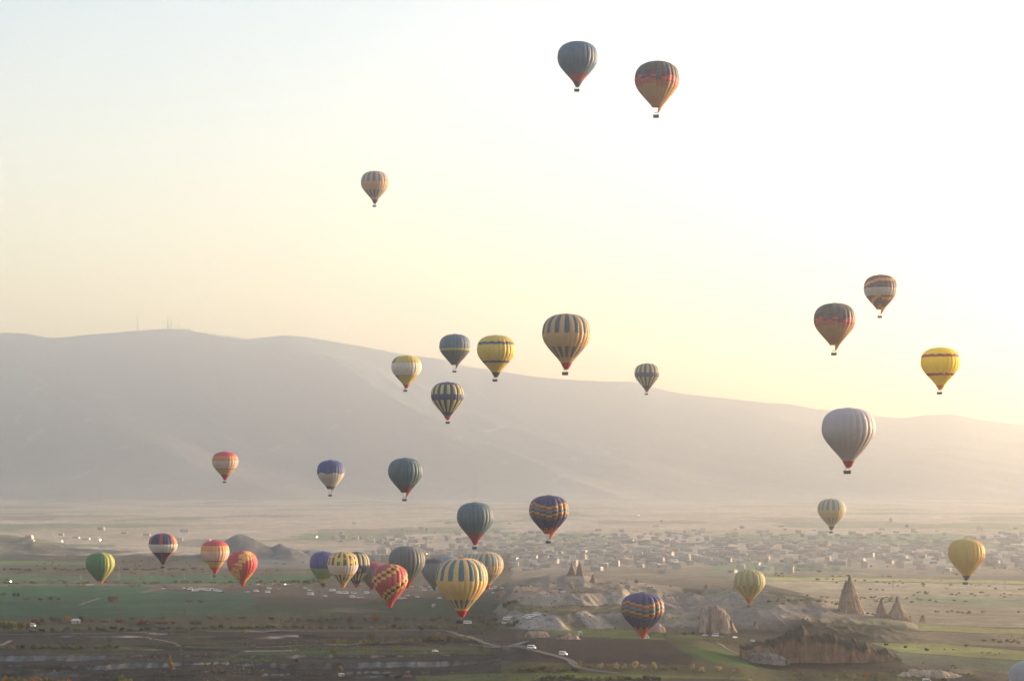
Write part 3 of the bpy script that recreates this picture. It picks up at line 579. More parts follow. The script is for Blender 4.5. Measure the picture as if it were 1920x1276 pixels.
# ------------------------------------------------------------------ town across the plain
HW = [simple('house_wall_pale', (.46, .43, .38), .9), simple('house_wall_cream', (.44, .40, .34), .9), simple('house_wall_pink', (.40, .34, .30), .9), simple('house_wall_grey', (.36, .34, .31), .9)]
HR = [simple('tile_roof', (.34, .27, .22), .9), simple('flat_roof', (.42, .40, .36), .9), simple('white_roof', (.5, .48, .45), .6)]
WIN = simple('window_dark', (.05, .05, .06), .3)
def house_mesh(w, d, h, wall_m, roof_m, pitched, wins=False):
    a = MB(); a.box((0, 0, h / 2), (w, d, h)); b = MB()
    if pitched: b.add([(-w*.54,-d*.54,h),(w*.54,-d*.54,h),(w*.54,d*.54,h),(-w*.54,d*.54,h),(-w*.3,0,h+w*.2),(w*.3,0,h+w*.2)], [(0,1,5,4),(1,2,5),(2,3,4,5),(3,0,4),(0,3,2,1)])
    else: b.box((0, 0, h + .3), (w * 1.04, d * 1.04, .6))
    return a.mesh('wall', wall_m), b.mesh('roof', roof_m)
hm = [house_mesh(random.uniform(8, 16), random.uniform(8, 13), random.choice([4, 5, 6, 7, 9]), HW[i % 4], HR[random.choice([0, 0, 1, 1, 2])], i % 3 != 0) for i in range(14)]
wins = MB()
for f_ in range(5):
    for k in range(5): wins.box((-8 + 4 * k, -6.06, 2.4 + 3.4 * f_), (1.5, .12, 1.5))
winm = wins.mesh('windows', WIN)
def land_z(X, Y):
    if Y < YB + 100: return zq(X, Y)
    t = (Y - YB) / (YR - YB); return mz(960 + F * X / Y, t)[2]
def far_place(px, py):
    x, y, z = place(px, py, fast=True)
    if y < 12700: return x, y, z
    for y in np.arange(13000, 17000, 60.):
        x = (px - 960) / F * y; z = land_z(x, y)
        if z >= HC - (py - HY) / F * y: break
    return x, y, z
town = []
tr = random.Random(9)
while len(town) < 1150:
    px = tr.uniform(-60, 1980); py = 970 + 110 * tr.betavariate(3.4, 3.0)
    dens = .1 + .9 * sm(300, 900, px) * (1 - .35 * sm(1500, 1900, px)); 
    if px < 700 and py > 1016 or 390 < px < 620 or (px < 960 and py > 1052) or py > 1074: continue
    if py < 1000 and tr.random() > .3: continue
    if tr.random() > dens * (.35 + float(vn(np.array(px / 60.), np.array(py / 9.)))): continue
    X, Y, z = far_place(px, py)
    town.append((X, Y, px, py))
town.sort(key=lambda t: t[1])
cells = {}
for i, (X, Y, px, py) in enumerate(town[:290]):
    w_, r_ = hm[tr.randrange(14)]; e = empty('house', (X, Y, land_z(X, Y) - .5), tr.uniform(-.5, .5))
    link('wall', w_, e); link('roof', r_, e)
    cells.setdefault(int(px // 120), []).append((px, e))
for c, L in cells.items():
    L.sort(key=lambda q: q[0])
    for i, (px, e) in enumerate(L):
        prop(e, 'small pale house of the hazy valley town seen far across the plain', 'house', 'houses of the valley town')
mbs = [MB() for _ in range(4)]
for X, Y, px, py in town[290:]:
    w = tr.uniform(7, 17); h = tr.choice([4, 5, 7, 9]); mbs[tr.randrange(4)].box((X, Y, land_z(X, Y) + h / 2 - 1), (w, tr.uniform(9, 16), h))
for i in range(4): prop(mbs[i].build('town_houses', HW[i]), kind='stuff')
for i, (px, base, w, h, lab, tone) in enumerate([
    (1137,1044,8,9,'apartment block with sunlit end wall behind the twin rock cones',0),(1162,1045,16,6,'long low pale hall between two tower blocks in the hazy town',0),(1215,1046,5,10,'slim sunlit tower block left of the long white hall in the town',1),(1230,1045,22,7,'long white hall between two slim tower blocks',0),
    (1245,1045,5,10,'slim sunlit tower block right of the long white hall in the town',1),(1319,1047,5,8,'lone sunlit block right of the slim tower pair in the town',1),(1358,1048,5,6,'small pinkish block above the yellow green chequered balloon',2),
    (1670,978,4,7,'bright block high on the hazy slope right of the tan and blue balloon',1),(1846,1063,8,14,'tall sunlit apartment block right of the olive yellow balloon',1),(1779,1058,6,10,'sunlit block at the left side of the olive yellow balloon',1),
    (165,998,26,5,'long white warehouse on the plain above the green balloon',0),(345,998,15,5,'white hall on the plain beside the dome hill',0),(150,1012,18,10,'pink walled apartment block on the hazy plain above the green balloon',2),(96,1007,12,8,'house lit from one side on the left of the plain',1)]):
    X, Y, z = far_place(px, base)
    if px < 200: Y = 6200.; X = (px - 960) / F * Y; z = Zat(base, Y)
    sc = Y / F
    e = empty('apartment_block', (X, Y, z - 2), .15)
    prop(e, lab, 'building'); ww, hh = w * sc, h * sc; a = MB(); a.box((0, 0, hh / 2 + 1), (ww, 14, hh + 4)); a.build('wall', HW[tone], e)
    b = MB(); b.box((0, 0, hh + 3.3), (ww * 1.03, 14.4, .8)); b.build('roof', HR[1], e)
    b = MB(); nf = max(1, int(hh / 3.6)); nw = max(2, int(ww / 4))
    for f_ in range(nf):
        for k in range(nw): b.box((-ww / 2 + ww * (k + .5) / nw, -7.06, 2 + 3.4 * f_), (min(1.6, ww / nw * .5), .12, 1.5))
    prop(b.build('windows', WIN, e), kind='stuff')

# ------------------------------------------------------------------ pylons and masts
def lattice(name, px, base, top, label, arms=(), Y=None, w=None, group=None, cat='pylon', gnd=None):
    if Y is None: x, y, z = place(px, base)
    else: y = Y; x = (px - 960) / F * y; z = Zat(base, y)
    H = Zat(top, y) - z; w = w or H * .13; th = max(.3, y / F * (.28 if y < 9000 else 1.0))
    e = empty(name, (x, y, z - 1)); prop(e, label, cat, group); m = MB(); n = 8
    P = lambda k, i: (((-1, 1, 1, -1)[i]) * w / 2 * (1 - .82 * k), ((-1, -1, 1, 1)[i]) * w / 2 * (1 - .82 * k), k * (H + 1))
    for i in range(4): m.bar(P(0, i), P(1, i), th, th * .7)
    br = MB()
    for k in range(n):
        for i in range(4): br.bar(P(k / n, i), P((k + 1) / n, (i + 1) % 4), th * .5)
    m.build('mast', MASTM, e); br.build('bracing', MASTM, e)
    for (k, hw) in arms:
        a = MB(); a.bar((-hw, 0, k * H), (hw, 0, k * H), th * .9); a.bar((-hw, 0, k * H), (0, 0, k * H + H * .06), th * .5); a.bar((hw, 0, k * H), (0, 0, k * H + H * .06), th * .5); a.build('arm', MASTM, e)
    return e
lattice('pylon', 709, 1058, 1024, 'lattice power pylon with cross arm left of the slate blue launch balloon', ((.75, 7), (.9, 5)), Y=3000)
def hpylon():
    y = 3000; x = (693 - 960) / F * y; z = Zat(1058, y); H = Zat(1031, y) - z; e = empty('pylon', (x, y, z - 1)); prop(e, 'wide V shaped power pylon behind the row of launch balloons', 'pylon')
    m = MB(); m.bar((0, 0, 0), (-5, 0, H), .7); m.bar((0, 0, 0), (5, 0, H), .7); m.build('mast', MASTM, e)
    m = MB(); m.bar((-10, 0, H), (10, 0, H), .7); m.bar((-3, 0, H * .6), (3, 0, H * .6), .4); m.build('arm', MASTM, e)
hpylon()
for px, b, t, lab in ((223,1092,1054,'pale lattice pylon right of the green balloon'),(346,1092,1073,'thin pylon between the navy banded and the orange banded balloon'),(397,1091,1074,'thin pylon below the orange banded balloon'),
                      (1674,1112,1086,'hazy pylon right of the tallest fairy chimney'),(1884,1118,1086,'hazy pylon at the far right of the plain'),(100,1008,992,'faint pylon beside the small spire rock'),(152,1092,1074,'thin pylon left of the green balloon')):
    lattice('pylon', px, b, t, lab, ((.8, 4), (.92, 3)), group='power pylons on the plain', Y=2500 if b > 1050 and px < 500 else 2300 if px > 1000 else 4200)
for px, b, t, lab, w in ((258,621,589,'leftmost of the radio masts on the mountain top, standing apart',8),(315,617,592,'second radio mast from the left, tallest of the summit group',14),(321,618,599,'radio mast with dishes, right beside the tallest summit mast',16),(335.5,618,597,'rightmost slim radio mast on the mountain top',5)):
    e = lattice('radio_mast', px, b, t, lab, ((.6, 8),) if px == 321 else (), Y=YR, w=w, group='radio masts on the summit', cat='mast')
# tree fringe on the mountain crest
fr = random.Random(3); fi = 0
for px in [339, 341, 344, 346, 348, 351, 352.5, 354, 355.5, 357] + [fr.uniform(385, 457) for _ in range(34)]:
    py = float(np.interp(px, _rx, _ry)); x = (px - 960) / F * YR; s = YR / F
    e = empty('tree', (x, YR - 5, Zat(py, YR) - 3)); e.scale = (s * fr.uniform(.8, 1.6),) * 2 + (s * fr.uniform(2.4, 4.2),)
    prop(e, 'small dark tree on the skyline of the mountain right of the masts', 'tree', 'trees on the mountain skyline'); link('crown', crown('round', 'dark'), e); link('trunk', _tm['round'], e)
_b = MB(); _b.box((0, 0, 0), (60, 14, 12)); _o = _b.build('summit_building', HW[3]); _o.location = ((327.5 - 960) / F * YR, YR, Zat(618, YR) + 2)
prop(_o, 'low flat building beside the radio masts on the summit', 'building')

# ------------------------------------------------------------------ vans, cars, people
def van_parts(kind, paint):
    """side profile in x-z, extruded along y with tapered upper body; front at +x"""
    if kind == 'van': L, Wd, H = 6.0, 2.05, 2.75; prof = [(-3.0,.45),(-3.0,2.55),(-2.85,2.75),(1.5,2.75),(1.95,2.5),(2.45,1.55),(2.9,1.3),(3.02,.9),(3.0,.45)]
    elif kind == 'bus': L, Wd, H = 7.2, 2.2, 2.9; prof = [(-3.6,.5),(-3.6,2.75),(-3.4,2.92),(2.9,2.92),(3.25,2.7),(3.55,1.5),(3.62,.9),(3.6,.5)]
    else: L, Wd, H = 4.6, 1.85, 1.7; prof = [(-2.3,.42),(-2.32,1.0),(-2.1,1.6),(-1.8,1.72),(.3,1.72),(.6,1.6),(1.2,1.08),(2.1,.95),(2.3,.75),(2.3,.42)]
    ym = lambda z: Wd / 2 * (1 - .14 * max(0, (z - 1.1) / (H - 1.1)) ** 1.5)
    n = len(prof); m = MB(); vs = [(x, -ym(z), z) for x, z in prof] + [(x, ym(z), z) for x, z in prof]
    m.add(vs, [tuple(range(n)), tuple(range(2 * n - 1, n - 1, -1))] + [(i, n + i, n + (i + 1) % n, (i + 1) % n) for i in range(n)])
    body = m.mesh('body', paint)
    sw = []
    zs = (1.45, 2.3) if kind != 'car' else (1.08, 1.58); spans = {'van': [(-2.7,-1.5),(-1.4,-.2),(-.1,1.0),(1.1,1.9)], 'bus': [(-3.3,-1.9),(-1.8,-.4),(-.3,1.1),(1.2,2.5)], 'car': [(-1.8,-.75),(-.65,.35)]}[kind]
    for s in (-1, 1):
        for a, b in spans:
            w = MB(); o = .02; w.add([(a, s*(ym(zs[0])+o), zs[0]), (b, s*(ym(zs[0])+o), zs[0]), (b-(.25 if b > 1 else 0), s*(ym(zs[1])+o), zs[1]), (a, s*(ym(zs[1])+o), zs[1]), (a, s*(ym(zs[0])-.03), zs[0]), (b, s*(ym(zs[0])-.03), zs[0]), (b, s*(ym(zs[1])-.03), zs[1]), (a, s*(ym(zs[1])-.03), zs[1])],
                      [(0,1,2,3),(4,7,6,5),(0,4,5,1),(3,2,6,7),(1,5,6,2),(0,3,7,4)]); sw.append(w.mesh('side_window', DARKG))
    pts = {'van': ((2.0,2.42),(2.43,1.6)), 'bus': ((3.27,2.6),(3.53,1.55)), 'car': ((.64,1.56),(1.18,1.12))}[kind]
    w = MB(); (xa, za), (xb, zb) = pts; h_ = Wd / 2 - .22
    w.add([(xa+.03,-h_,za),(xa+.03,h_,za),(xb+.04,h_+.05,zb),(xb+.04,-h_-.05,zb),(xa-.05,-h_,za),(xa-.05,h_,za),(xb-.05,h_,zb),(xb-.05,-h_,zb)], [(0,1,2,3),(4,7,6,5),(0,4,5,1),(1,5,6,2),(2,6,7,3),(3,7,4,0)]); wind = w.mesh('windshield', DARKG)
    w = MB(); xr = -L / 2; zz = (1.5, 2.3) if kind != 'car' else (1.1, 1.5); w.box((xr - .01 + (.12 if kind == 'car' else 0), 0, sum(zz) / 2), (.06, Wd * .7, zz[1] - zz[0])); rear = w.mesh('rear_window', DARKG)
    wm = MB(); k = 14; r_ = .36 if kind != 'car' else .33
    for y in (-.12, .12): wm.v += [(r_ * math.cos(2*math.pi*i/k), y, r_ * math.sin(2*math.pi*i/k)) for i in range(k)]
    wm.f = [(i, (i+1) % k, k + (i+1) % k, k + i) for i in range(k)] + [tuple(range(k))[::-1], tuple(range(k, 2*k))]; wm.m = [0] * len(wm.f); wheel = wm.mesh('wheel', TYRE)
    hb_ = MB(); hb_.box((0, 0, 0), (.08, .34, .2)); hl = hb_.mesh('headlight', SILVER)
    return dict(body=body, sw=sw, wind=wind, rear=rear, wheel=wheel, hl=hl, L=L, W=Wd, ax=L / 2 * .62)
_vp = {}
def vehicle(kind, paint, px, py, rz, label, group, lit=False):
    key = (kind, paint.name)
    if key not in _vp: _vp[key] = van_parts(kind, paint)
    p = _vp[key]; x, y, z = place(px, py)
    e = empty({'van': 'minibus', 'bus': 'coach', 'car': 'parked_car'}[kind], (x, y, z + .05), rz); prop(e, label, 'van' if kind == 'van' else 'bus' if kind == 'bus' else 'car', group)
    link('body', p['body'], e)
    for s in p['sw']: link('side_window', s, e)
    link('windshield', p['wind'], e); link('rear_window', p['rear'], e)
    for sx in (-1, 1):
        for sy in (-1, 1): link('wheel', p['wheel'], e, (sx * p['ax'], sy * (p['W'] / 2 - .1), .36))
    for sy in (-1, 1):
        h = link('headlight', p['hl'], e, (p['L'] / 2 + .0, sy * p['W'] * .34, .85))
        if lit:
            h.data = LHL
    return e
_b = MB(); _b.box((0, 0, 0), (.1, .7, .55)); LHL = _b.mesh('headlight', LAMP)
WP, SP, DP = WHITEP, SILVER, DARKP
vehicle('van', WP, 997, 1216, R(-25), 'white minibus on the dirt road, the left one of two following each other', 'white minibuses on the dirt road')
vehicle('van', WP, 1056, 1228, R(-30), 'white minibus on the dirt road, the right one nearer the bend', 'white minibuses on the dirt road')
vehicle('car', WP, 816, 1222, R(-10), 'white car alone on the dark field left of the dirt road', None)
vehicle('bus', WP, 877, 1169, R(-8), 'white minibus parked just right of the large tan balloon basket', None)
vehicle('van', WP, 61, 1174, R(-20), 'white van half hidden in the hedge at the left edge', None)
vehicle('van', WP, 1341, 1193, R(175), 'white minibus parked at the foot of the castle like rock tower', None)
vehicle('car', DP, 1283, 1188, R(5), 'dark car on the green strip left of the rock tower', None)
vehicle('car', WP, 1322, 1192, R(0), 'white car just left of the minibus at the rock tower', None)
vehicle('car', SP, 1352, 1195, R(20), 'silver car just right of the minibus at the rock tower', None)
vehicle('car', WP, 1378, 1196, R(40), 'white car at the right foot of the rock tower', None)
vehicle('car', WP, 1413, 1203, R(-30), 'white car right of the rock tower behind the cliff', None)
vehicle('bus', WP, 1209, 1197, R(2), 'white coach roof behind the ploughed plateau under the navy banded balloon', None)
vehicle('van', WP, 1738, 1279, R(0), 'white minibus at the bottom edge below the tan ribbed rocks', None)
vehicle('car', WP, 1056, 1110, R(0), 'white car on the plateau below the twin rock cones', None)
vehicle('car', DP, 1052, 1107, R(10), 'dark car on the plateau below the twin rock cones', None)
vr = random.Random(21)
def lot(items, where, group):
    items = sorted(items, key=lambda i: (i[0], i[1]))
    for i, (px, py, k, rz) in enumerate(items):
        kind, paint = {'v': ('van', WP), 'b': ('bus', WP), 'c': ('car', WP), 's': ('car', SP), 'd': ('car', DP), 'r': ('car', REDP)}[k.lower()]
        nm = {'v': 'white minibus', 'b': 'white coach', 'c': 'white car', 's': 'silver car', 'd': 'dark car', 'r': 'red car'}[k.lower()]
        vehicle(kind, paint, px, py, R(rz), f'{nm}, {nth(i)} {where}', group, lit=k.isupper())
lot([(307,1104,'c',20),(310,1101,'d',0),(320,1106,'s',10),(330,1104,'s',-10),(345,1103,'c',5),(357,1105,'V',170),(366,1108,'B',178),(378,1106,'b',4),(390,1107,'b',0),(405,1108,'v',-15),(412,1109,'v',10),(418,1111,'d',20),(340,1106,'s',20),(398,1104,'c',0)], 'in the lot beside the green field', 'vehicles in the left car park')
lot([(464,1110,'c',0),(480,1109,'v',-15),(484,1096,'c',0),(489,1102,'r',0),(505,1104,'v',8),(502,1111,'v',-6),(523,1105,'s',5),(522,1096,'d',0),(538,1096,'C',200),(573,1103,'c',20),(580,1107,'c',-5),(582,1115,'b',-14),(601,1107,'s',5),(609,1096,'c',0),(623,1108,'b',18),(610,1118,'c',0),(635,1112,'v',0),(647,1113,'b',-10),(664,1113,'v',15),
     (661,1120,'v',-15),(672,1121,'c',0),(679,1121,'c',4),(688,1112,'V',0),(696,1113,'s',0),(676,1098,'r',0),(750,1123,'v',20),(759,1122,'c',5),(765,1117,'c',-20),(783,1120,'c',-8),(796,1107,'v',20),(824,1122,'c',-6),(812,1106,'c',0),(818,1112,'r',0),(640,1098,'s',0),(722,1100,'c',5)], 'on the brown launch field', 'vehicles on the launch field')
lot([(772,1100,'c',0),(781,1099,'s',0),(790,1101,'c',10),(798,1099,'r',0),(806,1101,'c',0),(921,1104,'c',20),(928,1103,'v',0),(936,1102,'s',0),(942,1103,'c',5),(915,1102,'c',0),(930,1113,'s',0),(925,1112,'c',10)], 'in the line behind the tan balloon', 'cars behind the large tan balloon')
lot([(985,1158,'c',15),(990,1155,'c',10),(996,1157,'v',20),(1001,1155,'c',5),(1006,1154,'v',15),(1011,1155,'c',0),(1016,1156,'c',-10),(1020,1155,'d',0),(992,1160,'c',20),(950,1162,'v',5),(946,1169,'c',0),(930,1160,'c',0),(957,1160,'c',5),(965,1160,'s',0)], 'below the ribbed tuff slope', 'cars in the roadside car park')
def person_mesh():
    me = bpy.data.meshes.new('person'); vs = [(0,0,.95),(0,0,1.15),(0,0,1.4),(0,0,1.52),(0,.02,1.68),(.09,0,.9),(.12,.02,.5),(.13,-.02,.05),(-.09,0,.9),(-.12,0,.5),(-.15,.03,.05),(.2,0,1.38),(.26,0,1.1),(.27,.08,.85),(-.2,0,1.38),(-.26,0,1.1),(-.25,.1,.87),(.13,.14,.03),(-.15,.18,.03)]
    es = [(0,1),(1,2),(2,3),(3,4),(0,5),(5,6),(6,7),(0,8),(8,9),(9,10),(2,11),(11,12),(12,13),(2,14),(14,15),(15,16),(7,17),(10,18)]
    me.from_pydata(vs, es, []); o = bpy.data.objects.new('person', me); C.objects.link(o); md = o.modifiers.new('s', 'SKIN')
    rad = [.15,.15,.17,.06,.11,.1,.075,.05,.1,.075,.05,.08,.055,.04,.08,.055,.04,.04,.04]
    for i, v in enumerate(me.skin_vertices[0].data): v.radius = (rad[i], rad[i]); v.use_root = (i == 0)
    o.modifiers.new('u', 'SUBSURF').levels = 1
    dg = bpy.context.evaluated_depsgraph_get(); out = bpy.data.meshes.new_from_object(o.evaluated_get(dg)); bpy.data.objects.remove(o); return out
pm = person_mesh(); PM = []
for nme, c in (('dark_clothes', (.03, .03, .04)), ('red_coat', (.4, .05, .04)), ('tan_coat', (.35, .27, .18))):
    q = pm.copy(); q.materials.clear(); q.materials.append(simple(nme, c, .9)); PM.append((q, nme.replace('_', ' ')))
pi = 0
for grp, wh, L in (('people on the plateau', 'on the plateau below the twin cones', [(1027,1109),(1029,1109),(1033,1109),(1064,1111),(1071,1111),(1075,1111),(1078,1112),(1111,1111),(1146,1119)]),
                   ('people beside the car park', 'in the crowd below the tuff slope', [(938,1163),(941,1165),(943,1162),(947,1164),(950,1165),(953,1163),(963,1164),(966,1165),(970,1163),(975,1165),(980,1164),(986,1165),(992,1163),(1005,1165)]),
                   ('people by the white car', 'in the dark field by the car', [(786,1222),(798,1221)])):
    for i, (px, py) in enumerate(L):
        x, y, z = place(px, py); me, nm = PM[pi % 3]; pi += 1
        o = link('person', me, None, (x, y, z)); o.rotation_euler = (0, 0, random.uniform(0, 6)); o.scale = (1.05,) * 3
        prop(o, f'person in {nm}, {nth(i)} {wh}', 'person', grp)
def hut(px, py, w, h, d, lab, m, pitched=False, name='hut'):
    x, y, z = place(px, py); s = y / F; e = empty(name, (x, y, z - .2), .2); prop(e, lab, 'building')
    a, b = house_mesh(w * s, d, h * s, m, HR[2], pitched); link('wall', a, e); link('roof', b, e)
    dr = MB(); dr.box((w * s * .2, -d / 2 - .03, 1), (.9, .06, 2)); dr.build('door', WIN, e)
hut(1087, 1191, 8, 7, 3, 'small white box hut at the edge of the bright green strip', HW[0])
hut(142, 1168, 16, 6, 6, 'pale roofed shed among the hedge trees at the left', HW[3], True, 'shed')
hut(813, 1137, 6, 5, 4, 'white tank hut beside the green strip left of the large tan balloon', HW[0])
hut(640, 1267, 10, 4, 4, 'low tan ruin at the foot of the gully cliffs', HW[1])
hut(170, 1098, 14, 2.5, 8, 'long low white greenhouse under the green balloon', HW[0])
for px, py, s, lab in ((117,1023,1.6,'small lit lamp on the far plain left of the green balloon'),(188,1019,2.4,'brightest lit lamp on the far plain above the green balloon'),(20,1102,2,'lit lamp at the left end of the dark green field'),(594,1013,1.6,'lit lamp on the plain above the navy and green balloon'),(1198,970,1.2,'lit lamp high above the twin rock cones'),(1187,1020,1.0,'tiny lamp of the town above the ridge')):
    x, y, z = place(px, py); e = empty('lamp_post', (x, y, z)); prop(e, lab, 'lamp', 'lit lamps on the plain'); r_ = s * y / F * .32
    p = MB(); p.bar((0, 0, 0), (0, 0, 8), .3, .2, n=6); p.build('pole', MASTM, e); p = MB(); p.box((0, 0, 8.2), (r_ * 2, r_ * 2, r_ * 2), taper=.7); p.build('lamp_head', LAMP, e)

# ------------------------------------------------------------------ balloons
PR = [(0,.0),(.002,.08),(.008,.16),(.025,.235),(.055,.31),(.10,.38),(.16,.435),(.24,.475),(.33,.492),(.41,.5),(.49,.49),(.57,.462),(.65,.415),(.73,.352),(.80,.295),(.88,.225),(.95,.165),(1.02,.115)]
c_ = lambda *a: np.array(a, float)
NAVY=c_(.035,.045,.15); YEL=c_(.72,.55,.06); TANB=c_(.66,.42,.17); BLUE=c_(.10,.20,.28); RED=c_(.55,.04,.03); SLATE=c_(.09,.145,.20); GOLD=c_(.70,.42,.06)
CREAM=c_(.68,.62,.55); ORG=c_(.75,.25,.05); LBLUE=c_(.22,.33,.42); TEAL=c_(.05,.16,.24); DKG=c_(.115,.10,.085); MAR=c_(.20,.02,.03); BLK=c_(.03,.03,.04); PURP=c_(.12,.05,.12); GRN=c_(.06,.25,.08)
def H2(a, b): 
    v = math.sin(a * 127.1 + b * 311.7) * 43758.5453; return v - math.floor(v)
def stripes(base, st, top=.04, u1=.42, l0=.68, l1=.90):
    def f(g, t, v, a):
        if g % 2 == 0:
            e = .035 * math.sqrt(max(0, 1 - (2 * t - 1) ** 2))
            if top < v < u1 - .035 + e: return st
            if l0 + .02 - e * .6 < v < l1: return st
        return base
    return f
def plain(c, low=None, lv=.8, rowh=.035, cc=None):
    def f(g, t, v, a):
        if low is not None and v > lv:
            if v < lv + 2 * rowh and (int((v - lv) / rowh) + g) % 2 == 0: return c * .8
            return low
        return c
    return f
def sunset(g, t, v, a):
    r = int(v * 26); h = H2(g, r); gg = H2(g, 3) * .10 - .05; w = v + gg + (h - .5) * .07
    if w < .30: return DKG
    if w < .40: return PURP * .9 if h > .4 else DKG
    if w < .50: return c_(.60,.07,.05) if h > .2 else PURP
    if w < .58: return c_(.48,.10,.07)
    if w < .66: return c_(.50,.18,.06) if h > .5 else c_(.48,.28,.08)
    if w < .86: return c_(.48,.28,.09)
    return c_(.50,.22,.08)
def stepped(g, t, v, a):
    if .40 < v < .62: return CREAM * .75
    if .385 < v <= .40: return NAVY
    k = (v * 26 + max(0, g % 12 - 3) * (.9 if v < .4 else 1.1)); i = int(k) % 7
    return [DKG, c_(.2,.12,.07), PURP, ORG * .9, GOLD, c_(.5,.12,.05), PURP][i]
def taxi(c, k1, k2, b1=(.20,.275), b2=(.70,.765)):
    def f(g, t, v, a):
        for lo, hi in (b1, b2):
            if lo < v < hi: return k1 if (int((v - lo) / ((hi - lo) / 2)) + int(g // 1)) % 2 else k2
        return c
    return f
def bands(L): 
    def f(g, t, v, a):
        for lim, c in L:
            if v < lim: return c
        return L[-1][1]
    return f
def zigzag(g, t, v, a):
    z = abs((t + g) % 4 - 2) / 2 * .07
    if v < .40 + z: return c_(.03,.06,.25)
    if v < .43 + z: return TEAL
    if v < .88 + .03 * (g % 2): return CREAM * .8
    return SLATE * .7
def navycheck(g, t, v, a):
    off = [0, .035, .075, .04, -.005, -.04][(g + 2) % 6]; w = (v - .22 - off) / .052
    seq = [GOLD, RED, LBLUE, TEAL, GOLD, RED, LBLUE * .7]
    if 0 <= w < 7: return seq[int(w)] * .6
    if v > .90 - .06 * (g % 2): return c_(.55,.10,.04)
    return c_(.05,.045,.16)
def honeycomb(g, t, v, a):
    if v > .96: return ORG * .7
    r = int(v * 30); return c_(.58,.50,.14) if (r + g) % 2 else (c_(.20,.21,.15) if v < .6 else c_(.30,.2,.08))
def redcheck(g, t, v, a):
    k = int(v * 13) + (g + 10) % 20
    if k in (11, 13, 18, 20): return GOLD
    if k in (12, 19): return MAR
    if k < 10: return c_(.38,.04,.08)
    return c_(.50,.05,.055)
def flames(g, t, v, a):
    h = H2(g, int(v * 34)) * .34 + H2(g // 2, int(v * 11)) * .30 + .36 * math.sin(v * 6 + g * .45)
    return c_(.80,.40,.08) if h > .44 else c_(.58,.04,.05)
def harlequin(g, t, v, a):
    if .40 < v < .68: return c_(.74,.60,.50)
    if g % 2 == 0: return c_(.75,.58,.12)
    r = int(v * 17); h = H2(g, r); return [PURP, c_(.06,.09,.13), ORG, c_(.08,.18,.10), YEL, MAR, NAVY][int(h * 7)]
def bluered(g, t, v, a):
    if .38 < v < .68: return CREAM
    return RED if g % 4 == 0 else (YEL * .8 if g % 12 == 5 else NAVY)
def yelwhite(g, t, v, a):
    if v < .27: return SLATE if a < -50 else YEL * .85
    if v < .68: return CREAM
    return SLATE if a < -50 else YEL * .85
def redtop(g, t, v, a):
    if v < .32: return c_(.32,.06,.08)
    if v < .80: return c_(.16,.18,.16)
    if v < .83: return ORG * .6
    return c_(.30,.05,.06)
def bluegreen(g, t, v, a):
    if v < .53: return c_(.05,.06,.26)
    if v < .86: return c_(.20,.28,.07)
    return YEL * .8
def greenb(g, t, v, a): return (YEL * .8 if a > 40 and g % 2 else c_(.07,.22,.07))
def olive(g, t, v, a): return (c_(.6,.12,.04) if H2(g, int(v * 15)) > .5 else GOLD) if a > 58 else c_(.58,.40,.07)
def darkcap(g, t, v, a): return c_(.06,.05,.09) if v < .17 else c_(.15,.18,.20)
def patch(g, t, v, a): return [c_(.12,.45,.12), c_(.45,.55,.08), c_(.05,.2,.35)][int(H2(g // 2, int(v * 9)) * 3)]

def gore_mesh(f, g, N, rot, D, sz, bulge, nv, ns):
    """one cloth gore, bulging outwards between its two seams"""
    vv = np.linspace(0, 1, nv + 1); zz = vv * 1.02; rp = np.interp(zz, [p[0] for p in PR], [p[1] for p in PR])
    t = np.linspace(0, 1, ns + 1); dth = 2 * math.pi / N; th = rot + (g + t) * dth
    prof = 1 + bulge * (1 - (2 * t - 1) ** 2) * 1.0 - bulge * .5
    RR = rp[:, None] * D * (1 + (prof[None, :] - 1) * np.clip(vv[:, None] * 9, .0, 1) * 1.0)
    # direction: angle 0 faces the camera (-Y), positive to the right
    X = RR * np.sin(th)[None, :]; Y = -RR * np.cos(th)[None, :]; Z = (-(zz * D * sz))[:, None] + 0 * X
    V = np.stack([X, Y, Z], -1).reshape(-1, 3); Fq = grid_faces(nv + 1, ns + 1)[:, ::-1]
    am = math.degrees(rot + (g + .5) * dth); am = (am + 180) % 360 - 180
    cs = [f(g, (j + .5) / ns, (i + .5) / nv, am) for i in range(nv) for j in range(ns)]
    cs = np.array(cs); lum = cs @ np.array((.3, .6, .1)); k_ = 0 if cs.max() > .95 else .12; cs = (cs * (1 - k_) + lum[:, None] * k_) * (1 - k_)
    return V, Fq, cs
def cloth_mesh(V, Fq, cs, name): 
    me = np_mesh(name, V, Fq, [FABRIC], True, cs); return me
_pv = np.empty(len(pm.vertices) * 3); pm.vertices.foreach_get('co', _pv); _pv = _pv.reshape(-1, 3); _pf = [tuple(p.vertices) for p in pm.polygons]
CLOTHES = [simple('blue_jacket', (.05, .07, .14), .9), simple('grey_jacket', (.12, .12, .12), .9), simple('rust_jacket', (.22, .07, .04), .9)]
